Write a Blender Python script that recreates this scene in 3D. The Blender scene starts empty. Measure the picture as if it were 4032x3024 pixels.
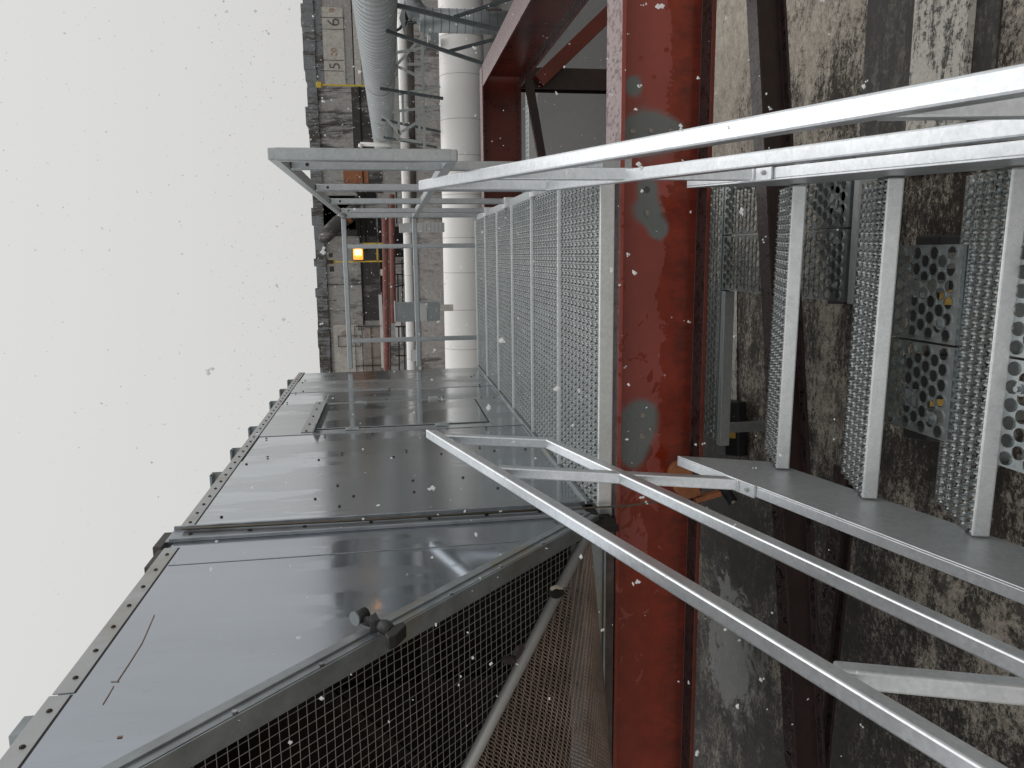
import bpy, math, random
from mathutils import Vector, Matrix
random.seed(7)
sc = bpy.context.scene
# ------------------------------------------------------------------ camera
PITCH, ROLL, YAW, FPX = math.radians(8.74), math.radians(-2.13), math.radians(-9.69), 3026.0
CAM = Vector((0, 0, .66))
_f = Vector((math.sin(YAW)*math.cos(PITCH), math.cos(YAW)*math.cos(PITCH), -math.sin(PITCH)))
_r0 = Vector((math.cos(YAW), -math.sin(YAW), 0)); _u0 = _r0.cross(_f)
_r = math.cos(ROLL)*_r0 + math.sin(ROLL)*_u0
_u = -math.sin(ROLL)*_r0 + math.cos(ROLL)*_u0
cd = bpy.data.cameras.new('camera'); cam = bpy.data.objects.new('camera', cd)
sc.collection.objects.link(cam); sc.camera = cam
cd.sensor_width = 36; cd.lens = FPX/4032*36; cd.clip_start = .02; cd.clip_end = 500
cam.matrix_world = Matrix(((-_u.x, _r.x, -_f.x, CAM.x), (-_u.y, _r.y, -_f.y, CAM.y), (-_u.z, _r.z, -_f.z, CAM.z), (0, 0, 0, 1)))
def ray(u, v): return _f + _u*((2016-u)/FPX) + _r*((1512-v)/FPX)
def on(u, v, ax, val):                       # sight line through a photo point meets a known plane
    d = ray(u, v); return CAM + d*((val-CAM[ax])/d[ax])
def PX(u, v, x): return on(u, v, 0, x)
def PY(u, v, y): return on(u, v, 1, y)
def PZ(u, v, z): return on(u, v, 2, z)
# ------------------------------------------------------------------ world: overcast sky, soft high sun
ZR = -1.25                                   # level of the roof surface below the platform
SUN_EL, SUN_AZ = math.radians(58), math.radians(35)
w = bpy.data.worlds.new('World'); sc.world = w; w.use_nodes = True
nt = w.node_tree; bg = nt.nodes['Background']
sky = nt.nodes.new('ShaderNodeTexSky'); sky.sky_type = 'NISHITA'; sky.sun_disc = False
sky.sun_elevation = SUN_EL; sky.sun_rotation = SUN_AZ; sky.dust_density = 4
hs = nt.nodes.new('ShaderNodeHueSaturation'); hs.inputs['Saturation'].default_value = .05
tc = nt.nodes.new('ShaderNodeTexCoord'); sp = nt.nodes.new('ShaderNodeSeparateXYZ')
cr = nt.nodes.new('ShaderNodeValToRGB')
cr.color_ramp.elements[0].position = .0; cr.color_ramp.elements[0].color = (.65, .645, .635, 1)
cr.color_ramp.elements[1].position = .75; cr.color_ramp.elements[1].color = (.80, .80, .795, 1)
ml = nt.nodes.new('ShaderNodeVectorMath'); ml.operation = 'SCALE'; ml.inputs['Scale'].default_value = 10.0
mx = nt.nodes.new('ShaderNodeMix'); mx.data_type = 'RGBA'; mx.inputs[0].default_value = .93
nt.links.new(tc.outputs['Generated'], sp.inputs[0]); nt.links.new(sp.outputs['Z'], cr.inputs[0])
nt.links.new(cr.outputs[0], ml.inputs[0]); nt.links.new(sky.outputs[0], hs.inputs['Color'])
nt.links.new(hs.outputs[0], mx.inputs[6]); nt.links.new(ml.outputs[0], mx.inputs[7])
nt.links.new(mx.outputs[2], bg.inputs[0]); bg.inputs[1].default_value = .1
sl = bpy.data.lights.new('sun', 'SUN'); so = bpy.data.objects.new('sun', sl); sc.collection.objects.link(so)
sl.energy = .6; sl.angle = math.radians(40); sl.color = (1, .98, .95)
so.rotation_euler = (math.radians(90)-SUN_EL, 0, -SUN_AZ+math.pi)
sc.view_settings.view_transform = 'Standard'; sc.view_settings.look = 'None'
sc.view_settings.exposure = 0; sc.view_settings.gamma = 1
sc.cycles.max_bounces = 8

# ------------------------------------------------------------------ materials
class NT:
    def __init__(s, name):
        s.m = bpy.data.materials.new(name); s.m.use_nodes = True; s.t = s.m.node_tree
        s.p = s.t.nodes['Principled BSDF']
        tc = s.n('TexCoord'); s.obj = tc.outputs['Object']
        g = s.n('NewGeometry'); s.pos = g.outputs['Position']
    def n(s, ty, **k):
        nd = s.t.nodes.new('ShaderNode'+ty)
        for a, b in k.items(): setattr(nd, a, b)
        return nd
    def set(s, sock, v):
        if isinstance(v, bpy.types.NodeSocket): s.t.links.new(v, sock)
        elif v is not None:
            if hasattr(sock.default_value, '__len__') and len(sock.default_value) == 4 and len(v) == 3: v = (*v, 1)
            sock.default_value = v
    def map(s, vec, scale, loc=(0, 0, 0), rot=(0, 0, 0)):
        m = s.n('Mapping'); s.t.links.new(vec, m.inputs[0]); m.inputs['Scale'].default_value = scale
        m.inputs['Location'].default_value = loc; m.inputs['Rotation'].default_value = rot
        return m.outputs[0]
    def noise(s, scale, detail=5, rough=.6, vec=None, dist=0.0):
        n = s.n('TexNoise'); s.t.links.new(vec or s.pos, n.inputs['Vector'])
        n.inputs['Scale'].default_value = scale; n.inputs['Detail'].default_value = detail
        n.inputs['Roughness'].default_value = rough; n.inputs['Distortion'].default_value = dist
        return n.outputs[0]
    def vor(s, scale, vec=None, out=0, feature='F1'):
        n = s.n('TexVoronoi'); n.feature = feature; s.t.links.new(vec or s.pos, n.inputs['Vector'])
        n.inputs['Scale'].default_value = scale; return n.outputs[out]
    def ramp(s, f, *st):
        r = s.n('ValToRGB'); s.t.links.new(f, r.inputs[0]); e = r.color_ramp.elements
        for i, (p, c) in enumerate(st):
            if not hasattr(c, '__len__'): c = (c, c, c)
            el = e[i] if i < 2 else e.new(p)
            el.position = p; el.color = (*c, 1)
        return r.outputs[0]
    def mix(s, f, a, b, mode='MIX'):
        m = s.n('Mix', data_type='RGBA', blend_type=mode)
        s.set(m.inputs[0], f); s.set(m.inputs[6], a); s.set(m.inputs[7], b); return m.outputs[2]
    def math(s, op, a, b=0.0, c=0.0, clamp=False):
        m = s.n('Math', operation=op, use_clamp=clamp); s.set(m.inputs[0], a); s.set(m.inputs[1], b); s.set(m.inputs[2], c); return m.outputs[0]
    def bump(s, h, strength=.2, dist=.01):
        b = s.n('Bump'); b.inputs['Strength'].default_value = strength; b.inputs['Distance'].default_value = dist
        s.set(b.inputs['Height'], h); s.t.links.new(b.outputs[0], s.p.inputs['Normal'])
    def out(s, color=None, rough=None, metal=None, spec=None, coat=None):
        for k, v in (('Base Color', color), ('Roughness', rough), ('Metallic', metal), ('Specular IOR Level', spec), ('Coat Weight', coat)):
            if v is not None: s.set(s.p.inputs[k], v)
        return s.m

def galv(name, a, b, rough=.42, metal=.75, scale=45, drops=.0):
    t = NT(name)
    v = t.vor(scale, t.map(t.pos, (1, 1, 1)), 1)
    sp = t.n('SeparateColor'); t.t.links.new(v, sp.inputs[0])
    n1 = t.noise(9, 6, .65); n2 = t.noise(90, 3, .7)
    f = t.math('MULTIPLY_ADD', sp.outputs[0], .14, t.math('MULTIPLY', t.math('ADD', n1, t.noise(38, 6, .8)), .45))
    col = t.mix(t.ramp(f, (.3, 0.), (.72, 1.)), a, b)
    blot = t.ramp(t.noise(22, 4, .75), (.62, 0.), (.74, 1.))
    col = t.mix(t.math('MULTIPLY', blot, .3), col, tuple(x*.62 for x in a))
    dr = t.ramp(t.vor(150), (.10, 1.), (.16, 0.))
    col = t.mix(t.math('MULTIPLY', dr, drops), col, (.12, .125, .125))
    r = t.math('MULTIPLY_ADD', n2, .22, rough-.1)
    t.bump(t.math('ADD', t.math('MULTIPLY', n2, .5), n1), .12, .002)
    return t.out(col, r, metal)
M = {}
M['galv'] = galv('galvanised_steel', (.56, .59, .615), (.80, .83, .855), .36, .8, 130, .0)
M['galv_rail'] = galv('galvanised_rail', (.36, .385, .40), (.50, .53, .545), .34, .85, 120)
M['galv_plate'] = galv('galvanised_plate', (.36, .385, .395), (.52, .55, .56), .40, .5, 90)
M['grate'] = galv('galvanised_grating', (.31, .335, .335), (.56, .59, .59), .26, .9, 120, .3)
M['nosing'] = galv('galvanised_nosing', (.64, .66, .67), (.86, .88, .885), .40, .7, 150, .4)
M['seam_edge'] = galv('bright_plank_edge', (.72, .75, .76), (.92, .94, .95), .42, .45, 150)
M['old_grate'] = galv('weathered_grating', (.28, .305, .31), (.46, .49, .49), .30, .85, 120, .2)

def duct(name, base, dirty=1.0, seed=0., r0=.07):
    t = NT(name)
    stretch = t.map(t.pos, (1, 2.6, .9))
    s1 = t.noise(1.6, 6, .6, stretch, .4); s2 = t.noise(5, 6, .7, stretch)
    drip = t.noise(3.2, 9, .75, t.map(t.pos, (1, 14, 2.2)), .3)
    big = t.noise(.9, 3, .5)
    col = t.mix(t.ramp(s1, (.35, 0.), (.65, 1.)), tuple(x*.95 for x in base), tuple(x*1.04 for x in base))
    wet = t.ramp(t.math('MULTIPLY_ADD', t.noise(1.3, 5, .6, t.map(t.pos, (1, 3.2, .8), (0, seed, 0))), .7, t.math('MULTIPLY', big, .3)), (.50, 0.), (.515, 1.))
    col = t.mix(t.math('MULTIPLY', wet, .28*dirty), col, (.30, .31, .31))
    spots = t.ramp(t.vor(26, t.map(t.pos, (1, 1.6, .55))), (.075, 1.), (.13, 0.))
    area = t.ramp(t.noise(1.6, 3, .6), (.47, 0.), (.56, 1.))
    col = t.mix(t.math('MULTIPLY', t.math('MULTIPLY', spots, area), .75*dirty), col, (.07, .07, .07))
    rust = t.ramp(t.noise(2.3, 8, .75, t.map(t.pos, (1, 3, 1.2), (3, 1, 0))), (.69, 0.), (.76, 1.))
    col = t.mix(t.math('MULTIPLY', rust, .6), col, (.24, .15, .07))
    r = t.math('ADD', t.math('MULTIPLY_ADD', s2, .04+.05*dirty, r0), t.math('MULTIPLY', wet, .07))
    t.bump(t.math('ADD', t.math('MULTIPLY', t.noise(1.3, 1, .5), .45), t.math('MULTIPLY', t.noise(45, 3, .6, t.map(t.pos, (1, .4, 1.6))), .022)), .22, .01)
    return t.out(col, r, .92)
M['duct'] = duct('sheet_metal_duct', (.52, .555, .585))
M['duct_b'] = duct('sheet_metal_hood', (.40, .435, .48), .12)
M['duct_dry'] = duct('sheet_metal_drier', (.55, .58, .60), 1.0, 4.3, .17); M['duct_c'] = duct('sheet_metal_wetter', (.50, .53, .56), 1.2, 7.7, .06)
M['duct_door'] = duct('sheet_metal_door', (.48, .51, .535), .3)
def plain(name, base, rough=.6, metal=0., var=.25, scale=12, bump=.1, dark=None):
    t = NT(name)
    n = t.noise(scale, 7, .7)
    c = t.mix(t.ramp(n, (.3, 0.), (.7, 1.)), tuple(x*(1-var) for x in base), tuple(min(1, x*(1+var)) for x in base))
    if dark: c = t.mix(t.ramp(t.noise(scale*.35, 6, .7), (.52, 0.), (.66, 1.)), c, dark)
    t.bump(n, bump, .004)
    return t.out(c, t.math('MULTIPLY_ADD', n, .3, rough-.15), metal)
M['trim'] = plain('trim_strip', (.43, .445, .45), .4, .55, .12, 8, .05, (.36, .35, .32))
M['flange'] = plain('flange_steel', (.36, .39, .42), .36, .7, .2, 14, .1, (.21, .22, .22))
M['frame_dark'] = plain('frame_steel', (.30, .33, .345), .40, .6, .25, 10, .1, (.30, .26, .18))
M['screw'] = plain('rusty_screw', (.045, .035, .03), .6, .3, .4, 40)
M['rust'] = plain('rusted_steel', (.10, .075, .065), .65, .2, .5, 14, .3, (.05, .045, .045))
M['rubber'] = plain('black_rubber', (.006, .006, .006), .5, 0, .4, 30, .2)
M['black'] = plain('black_plastic', (.022, .022, .023), .55, 0, .3, 30, .2)
M['yellow'] = plain('yellow_paint', (.62, .45, .05), .5, 0, .15, 20)
M['tag'] = plain('amber_reflector', (.42, .26, .05), .4, 0, .2, 40)
M['inside'] = plain('shaded_duct_inside', (.018, .014, .011), .9, 0, .6, 5, .2)  # near-black insulation tone with the shade inside the hood put into it
M['wire'] = plain('mesh_wire', (.42, .40, .36), .5, .3, .15, 20, .05)
M['expanded'] = plain('rusted_expanded_metal', (.24, .175, .14), .6, .2, .4, 9, .2)
M['cable'] = plain('cable_sheath', (.09, .075, .055), .6, 0, .3, 20)
M['orange'] = plain('orange_rusty_clamp', (.33, .12, .045), .55, .1, .3, 18, .2, (.12, .05, .03))
M['cut_bolt'] = plain('cut_bolt_end', (.30, .27, .24), .5, .4, .5, 90, .3)
M['rust_light'] = plain('light_rust_scratch', (.27, .18, .115), .6, .1, .4, 30)
M['frame_soot'] = plain('sooty_block', (.075, .07, .068), .6, .2, .4, 20, .2)
M['brush'] = plain('pale_fibres', (.55, .50, .42), .9, 0, .2, 60)
M['white_pipe'] = None
def white_pipe():
    t = NT('white_pipe_jacket')
    c = t.mix(t.ramp(t.noise(1.2, 5, .6), (.35, 0.), (.7, 1.)), (.90, .88, .845), (.94, .93, .905))
    sp = t.ramp(t.noise(14, 8, .8), (.63, 0.), (.72, 1.))
    c = t.mix(t.math('MULTIPLY', sp, .35), c, (.45, .42, .38))
    return t.out(c, .42, .0)
M['white_pipe'] = white_pipe()
M['dark_pipe'] = plain('dark_pipe_jacket', (.17, .155, .14), .7, 0, .35, 3, .1, (.05, .045, .04))
M['rust_pipe'] = plain('red_oxide_pipe', (.22, .075, .06), .6, 0, .25, 5, .1, (.13, .05, .045))
M['corr'] = plain('corrugated_zinc', (.46, .49, .50), .5, .35, .12, 2, .05)
M['zinc'] = plain('zinc_sheet', (.30, .325, .335), .45, .6, .12, 3, .05)
M['zinc_light'] = plain('pale_zinc_sheet', (.52, .53, .525), .5, .4, .08, 3, .05)
M['strut_dark'] = plain('dark_strut_steel', (.085, .10, .105), .5, .4, .3, 20)
M['strut_light'] = plain('light_strut_steel', (.42, .45, .44), .5, .5, .12, 20)
M['ladder'] = plain('black_frame_steel', (.03, .028, .027), .6, .1, .3, 10)

def redpaint(name, spots):
    """wet red-oxide primer: matt dry film, glossy wet film, drips, grey touch-up patches round the holes"""
    t = NT(name)
    n = t.noise(7, 7, .65); warp = t.noise(3.0, 5, .6)
    dry = (.305, .064, .048); wetc = (.22, .025, .009)
    sep = t.n('SeparateXYZ'); t.t.links.new(t.pos, sep.inputs[0])
    X, Z = sep.outputs[0], sep.outputs[2]
    # wetter towards the lower edge of the web, in scalloped drops; big wet patches further along to the left
    edge = t.math('MULTIPLY_ADD', t.noise(5.5, 6, .7, None, .6), .22, t.math('MULTIPLY', Z, -1.0))
    wet1 = t.ramp(edge, (.345, 0.), (.352, 1.))
    left = t.math('MULTIPLY_ADD', t.noise(9, 4, .6, t.map(t.pos, (1, 1, 1.3)), .8), .9, t.math('MULTIPLY', X, -.17))
    wet2 = t.ramp(left, (.585, 0.), (.592, 1.))
    drops = t.ramp(t.vor(17, t.map(t.pos, (1, 1, .9))), (.13, 1.), (.15, 0.))
    drops = t.math('MULTIPLY', drops, t.ramp(t.noise(4, 3, .5), (.50, 0.), (.60, 1.)))
    wet = t.math('MAXIMUM', t.math('MAXIMUM', wet1, wet2), drops)
    c = t.mix(t.ramp(n, (.3, 0.), (.7, 1.)), tuple(x*.86 for x in dry), tuple(x*1.12 for x in dry))
    cw = t.mix(t.ramp(t.noise(11, 7, .7), (.35, 0.), (.7, 1.)), tuple(x*.8 for x in wetc), tuple(x*1.3 for x in wetc))
    c = t.mix(wet, c, cw)
    grime = t.math('MULTIPLY_ADD', t.noise(26, 8, .8, t.map(t.pos, (1.3, 1, .6))), .35, t.math('MULTIPLY', Z, -1.0))
    c = t.mix(t.math('MULTIPLY', t.ramp(grime, (.44, 0.), (.52, 1.)), .55), c, (.022, .010, .008))
    streak = t.ramp(t.noise(30, 4, .7, t.map(t.pos, (2.2, 1, .12))), (.66, 0.), (.72, 1.))
    c = t.mix(t.math('MULTIPLY', streak, .4), c, (.05, .012, .01))
    patch = None
    wv = t.math('MULTIPLY', t.math('SUBTRACT', t.noise(9, 4, .6), .5), .12)
    for (x, z, rx, rz) in spots:
        dx = t.math('DIVIDE', t.math('SUBTRACT', X, x), rx); dz = t.math('DIVIDE', t.math('SUBTRACT', Z, z), rz)
        d2 = t.math('ADD', t.math('MULTIPLY', dx, dx), t.math('MULTIPLY', dz, dz))
        k = t.math('DIVIDE', 1.0, t.math('MULTIPLY_ADD', d2, d2, 1.0))
        patch = k if patch is None else t.math('ADD', patch, k)
    if patch is not None:
        patch = t.ramp(t.math('ADD', patch, t.math('MULTIPLY', wv, 7)), (.24, 0.), (.74, 1.))
        c = t.mix(t.math('MULTIPLY', patch, .96), c, (.16, .185, .18))
    t.bump(t.math('ADD', t.math('MULTIPLY', wet, .3), n), .12, .003)
    return t.out(c, t.math('MULTIPLY_ADD', wet, -.28, .46), 0., .5)
yw = 2.472
spots = [PY(u, v, yw) for u, v in ((2491, 340), (2500, 520), (2570, 525), (2635, 530), (2545, 740), (2545, 830), (2590, 905), (2520, 1640), (2500, 1720), (2485, 1790))]
radii = ((.028, .026), (.05, .05), (.055, .05), (.045, .04), (.032, .032), (.045, .042), (.032, .034), (.06, .06), (.06, .055), (.04, .035))
M['red_beam'] = redpaint('red_oxide_wet', [(p.x, p.z, a*1.0, b*1.0) for p, (a, b) in zip(spots, radii)])
M['red_plain'] = redpaint('red_oxide_side', [])
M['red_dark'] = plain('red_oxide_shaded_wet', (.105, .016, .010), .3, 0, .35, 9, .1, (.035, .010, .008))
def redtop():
    t = NT('red_flange_wet_sky_sheen')
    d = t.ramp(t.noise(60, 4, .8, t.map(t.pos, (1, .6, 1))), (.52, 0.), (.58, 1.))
    c = t.mix(d, (.26, .175, .175), (.14, .082, .08))  # pale pink base: sky reflection on wet steel put into the colour
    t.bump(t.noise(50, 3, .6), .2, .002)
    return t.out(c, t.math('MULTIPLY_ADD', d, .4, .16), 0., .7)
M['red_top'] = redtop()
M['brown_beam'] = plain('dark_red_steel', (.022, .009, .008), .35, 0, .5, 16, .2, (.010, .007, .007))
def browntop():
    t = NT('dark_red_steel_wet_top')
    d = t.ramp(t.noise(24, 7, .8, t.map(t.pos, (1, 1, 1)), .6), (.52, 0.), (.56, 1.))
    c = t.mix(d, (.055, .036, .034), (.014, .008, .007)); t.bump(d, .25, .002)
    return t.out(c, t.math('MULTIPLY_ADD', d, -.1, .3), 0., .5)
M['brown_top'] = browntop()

def roofmat():
    t = NT('roof_membrane')
    sep = t.n('SeparateXYZ'); t.t.links.new(t.pos, sep.inputs[0]); X, Y = sep.outputs[0], sep.outputs[1]
    fine = t.noise(52, 12, .92, t.map(t.pos, (.75, 1.1, 1)), .15); mid = t.noise(8, 12, .88, t.map(t.pos, (.6, 1.2, 1)), .25); big = t.noise(1.0, 5, .6)
    strk = t.noise(3.2, 10, .85, t.map(t.pos, (.22, 1.5, 1)), .2)
    tan = t.mix(t.ramp(t.noise(26, 10, .88), (.36, 0.), (.64, 1.)), (.22, .185, .145), (.66, .60, .51))
    drk = t.mix(t.ramp(fine, (.42, 0.), (.68, 1.)), (.010, .0075, .0055), (.115, .088, .064))
    f = t.math('ADD', t.math('ADD', t.math('MULTIPLY', fine, .50), t.math('MULTIPLY', mid, .32)), t.math('MULTIPLY', strk, .18))
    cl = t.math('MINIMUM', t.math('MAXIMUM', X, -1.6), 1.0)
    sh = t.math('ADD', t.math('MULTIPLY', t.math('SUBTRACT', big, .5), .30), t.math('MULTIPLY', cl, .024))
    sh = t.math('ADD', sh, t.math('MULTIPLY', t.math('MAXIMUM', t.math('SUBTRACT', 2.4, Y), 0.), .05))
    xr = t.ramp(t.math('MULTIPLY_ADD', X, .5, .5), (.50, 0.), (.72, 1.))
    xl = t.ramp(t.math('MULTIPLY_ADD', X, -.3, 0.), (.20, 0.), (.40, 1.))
    sh = t.math('ADD', sh, t.math('ADD', t.math('MULTIPLY', xr, .036), t.math('MULTIPLY_ADD', xl, .022, -.012)))  # stain mix biased darker under the stairs: shade there put into colour
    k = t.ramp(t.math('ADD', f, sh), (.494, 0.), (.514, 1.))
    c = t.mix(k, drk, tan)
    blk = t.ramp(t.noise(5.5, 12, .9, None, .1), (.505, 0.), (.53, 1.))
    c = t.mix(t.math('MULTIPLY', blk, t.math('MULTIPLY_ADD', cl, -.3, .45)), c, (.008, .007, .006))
    far = t.ramp(t.math('MULTIPLY', t.math('MULTIPLY_ADD', big, 1.6, Y), .1), (.60, 0.), (.68, 1.))
    scr = t.ramp(t.noise(9, 6, .75, t.map(t.pos, (.3, 3, 1), (0, 0, 0), (0, 0, .25)), .5), (.66, 0.), (.76, 1.))
    grey = t.mix(t.ramp(t.noise(16, 9, .85), (.3, 0.), (.7, 1.)), (.042, .040, .039), (.085, .082, .08))
    grey = t.mix(t.math('MULTIPLY', scr, .5), grey, (.20, .19, .17))
    c = t.mix(far, c, grey)
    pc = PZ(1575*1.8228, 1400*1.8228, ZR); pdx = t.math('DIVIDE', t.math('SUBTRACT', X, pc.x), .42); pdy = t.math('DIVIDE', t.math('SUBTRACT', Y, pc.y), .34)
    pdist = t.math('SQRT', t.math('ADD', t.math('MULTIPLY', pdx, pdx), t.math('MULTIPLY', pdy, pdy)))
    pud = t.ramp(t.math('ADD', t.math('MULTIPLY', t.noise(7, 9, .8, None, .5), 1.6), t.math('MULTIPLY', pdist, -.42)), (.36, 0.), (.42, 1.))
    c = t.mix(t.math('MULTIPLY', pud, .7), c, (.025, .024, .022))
    r = t.math('MULTIPLY', t.math('MULTIPLY_ADD', fine, .3, .40), t.math('MULTIPLY_ADD', pud, -.9, 1.0))
    t.bump(t.math('MULTIPLY', t.math('ADD', fine, mid), t.math('MULTIPLY_ADD', pud, -.93, 1.0)), .5, .012)
    return t.out(c, r, 0., .3)
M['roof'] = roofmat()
def stained(name, pale, dark, amount=.5, scale=1., streak=6):
    t = NT(name)
    s1 = t.noise(1.1*scale, 9, .75, t.map(t.pos, (1.6, 1, .32)), .4)
    s2 = t.noise(5*scale, 8, .8, t.map(t.pos, (1.4, 1, .22)), .3); s3 = t.noise(.35*scale, 4, .6)
    f = t.math('ADD', t.math('ADD', t.math('MULTIPLY', s1, .42), t.math('MULTIPLY', s2, .28)), t.math('MULTIPLY', s3, .3))
    k = t.ramp(f, (.55-amount*.13, 0.), (.60-amount*.13, 1.))
    blot = t.ramp(t.noise(16*scale, 8, .85, t.map(t.pos, (1.2, 1, .5))), (.56, 0.), (.62, 1.))
    c = t.mix(t.ramp(t.noise(9*scale, 8, .85), (.35, 0.), (.65, 1.)), tuple(x*.72 for x in pale), tuple(x*1.2 for x in pale))
    g2 = t.ramp(t.noise(2.6*scale, 10, .85, t.map(t.pos, (1.1, 1, .45), (5, 0, 3)), .5), (.50, 0.), (.60, 1.))
    c = t.mix(t.math('MULTIPLY', g2, .28+.3*max(0, amount)), c, tuple(x*.55 for x in pale))
    c = t.mix(k, c, dark); c = t.mix(t.math('MULTIPLY', blot, .45+.3*max(0, amount)), c, tuple(x*.7 for x in dark)); t.bump(s2, .3, .03)
    return t.out(c, .8, 0.)
M['wall'] = stained('stained_concrete', (.40, .385, .365), (.085, .08, .075), .22)
M['wall_pale'] = stained('pale_concrete', (.55, .52, .475), (.24, .215, .19), -.1)
M['wall_dark'] = stained('sooty_concrete', (.22, .21, .20), (.055, .05, .048), .9)
M['cap'] = stained('rusted_cap', (.24, .25, .26), (.075, .065, .055), .5, 1.6)
M['parapet'] = stained('parapet_render', (.50, .475, .45), (.16, .14, .13), .35, 1.3)
M['orange_panel'] = stained('orange_panel_paint', (.36, .145, .07), (.16, .075, .05), .1)
M['brown_panel'] = stained('brown_panel_paint', (.36, .31, .27), (.20, .16, .14), .1)
M['void'] = plain('dark_opening', (.015, .014, .013), .9)
M['white_paint'] = plain('white_paint', (.72, .70, .68), .6, 0, .1)
t = NT('snow'); tl = t.n('BsdfTranslucent'); tl.inputs[0].default_value = (.95, .96, .97, 1); ms_ = t.n('MixShader'); ms_.inputs[0].default_value = .6
t.out((.93, .94, .95), .8); t.t.links.new(t.p.outputs[0], ms_.inputs[1]); t.t.links.new(tl.outputs[0], ms_.inputs[2])
t.t.links.new(ms_.outputs[0], [n for n in t.t.nodes if n.type == 'OUTPUT_MATERIAL'][0].inputs[0]); tr_n = t.n('BsdfTransparent'); m2 = t.n('MixShader'); m2.inputs[0].default_value = .28
t.t.links.new(ms_.outputs[0], m2.inputs[1]); t.t.links.new(tr_n.outputs[0], m2.inputs[2]); t.t.links.new(m2.outputs[0], [n for n in t.t.nodes if n.type == 'OUTPUT_MATERIAL'][0].inputs[0]); M['snow'] = t.m
M['ink'] = plain('black_lettering', (.09, .08, .075), .8, 0, .3, 4)
M['ink_o'] = plain('orange_lettering', (.42, .22, .11), .8, 0, .3, 4)
em = NT('sodium_lamp_glass'); em.set(em.p.inputs['Emission Color'], (1, .29, .03, 1)); em.p.inputs['Emission Strength'].default_value = 1.25
M['lamp'] = em.out((.9, .4, .1), .3)
eb = NT('sodium_bulb'); eb.set(eb.p.inputs['Emission Color'], (1, .52, .10, 1)); eb.p.inputs['Emission Strength'].default_value = 9; M['bulb'] = eb.out((.9, .5, .2), .3)

# ------------------------------------------------------------------ mesh builder
class MB:
    def __init__(s): s.v = []; s.f = []; s.cut = []
    def add(s, vs, fs):
        s.cut.append((len(s.v), len(s.f))); o = len(s.v); s.v += [tuple(x) for x in vs]; s.f += [tuple(i+o for i in f) for f in fs]; return s
    def box(s, x0, x1, y0, y1, z0, z1):
        return s.add([(x0, y0, z0), (x1, y0, z0), (x1, y1, z0), (x0, y1, z0), (x0, y0, z1), (x1, y0, z1), (x1, y1, z1), (x0, y1, z1)],
                     [(3, 2, 1, 0), (4, 5, 6, 7), (0, 1, 5, 4), (1, 2, 6, 5), (2, 3, 7, 6), (3, 0, 4, 7)])
    def bar(s, a, b, w, h, side=None):
        """box-section bar a->b; w along 'side', h across"""
        a, b = Vector(a), Vector(b); d = (b-a).normalized()
        sd = Vector(side) if side else (Vector((1, 0, 0)) if abs(d.x) < .9 else Vector((0, 1, 0)))
        sd = (sd-d*sd.dot(d)).normalized(); n = d.cross(sd)
        vs = [p+sd*(i*w/2)+n*(j*h/2) for p in (a, b) for i, j in ((-1, -1), (1, -1), (1, 1), (-1, 1))]
        return s.add(vs, [(3, 2, 1, 0), (4, 5, 6, 7), (0, 1, 5, 4), (1, 2, 6, 5), (2, 3, 7, 6), (3, 0, 4, 7)])
    def prism(s, pts, ext):
        """closed polygon pts extruded by vector ext"""
        n = len(pts); e = Vector(ext); P = [Vector(p) for p in pts]
        return s.add(P+[p+e for p in P], [tuple(range(n-1, -1, -1)), tuple(range(n, 2*n))]+[(i, (i+1) % n, n+(i+1) % n, n+i) for i in range(n)])
    def tube(s, pts, r, k=12, cap=True):
        P = [Vector(p) for p in pts]; R = r if hasattr(r, '__len__') else [r]*len(P); rings = []
        d0 = (P[1]-P[0]).normalized(); sd = Vector((0, 0, 1)) if abs(d0.z) < .9 else Vector((0, 1, 0))
        for i, p in enumerate(P):
            d = (P[min(i+1, len(P)-1)]-P[max(i-1, 0)]).normalized()
            sd = (sd-d*sd.dot(d)).normalized(); n = d.cross(sd)
            rings.append([p+sd*(R[i]*math.cos(2*math.pi*j/k))+n*(R[i]*math.sin(2*math.pi*j/k)) for j in range(k)])
        vs = [q for g in rings for q in g]; fs = []
        for i in range(len(P)-1):
            for j in range(k): fs.append((i*k+j, i*k+(j+1) % k, (i+1)*k+(j+1) % k, (i+1)*k+j))
        if cap: fs.append(tuple(range(k-1, -1, -1))); fs.append(tuple(range((len(P)-1)*k, len(P)*k)))
        return s.add(vs, fs)
    def ibeam(s, a, b, bf, h, tf, tw, up=(0, 0, 1), z='top'):
        """I-section from a to b, a/b on the middle of the top face"""
        a, b = Vector(a), Vector(b); d = (b-a).normalized(); u = Vector(up); u = (u-d*u.dot(d)).normalized(); n = d.cross(u)
        prof = [(-bf/2, 0), (bf/2, 0), (bf/2, -tf), (tw/2, -tf), (tw/2, -h+tf), (bf/2, -h+tf), (bf/2, -h), (-bf/2, -h), (-bf/2, -h+tf), (-tw/2, -h+tf), (-tw/2, -tf), (-bf/2, -tf)]
        return s.prism([a+n*x+u*y for x, y in prof], b-a)
    def build(s, name, mat, parent=None, bevel=0, smooth=False, loc=None):
        me = bpy.data.meshes.new(name); me.from_pydata(s.v, [], s.f); me.update()
        mats = mat if isinstance(mat, (list, tuple)) else [mat]
        for m in mats: me.materials.append(M[m])
        o = bpy.data.objects.new(name, me); sc.collection.objects.link(o)
        if parent: o.parent = parent
        if loc: o.location = loc
        if smooth:
            for p in me.polygons: p.use_smooth = len(p.vertices) < 6
        if bevel:
            b = o.modifiers.new('bevel', 'BEVEL'); b.width = bevel; b.segments = 2; b.limit_method = 'ANGLE'; b.angle_limit = math.radians(40)
        return o
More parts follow.
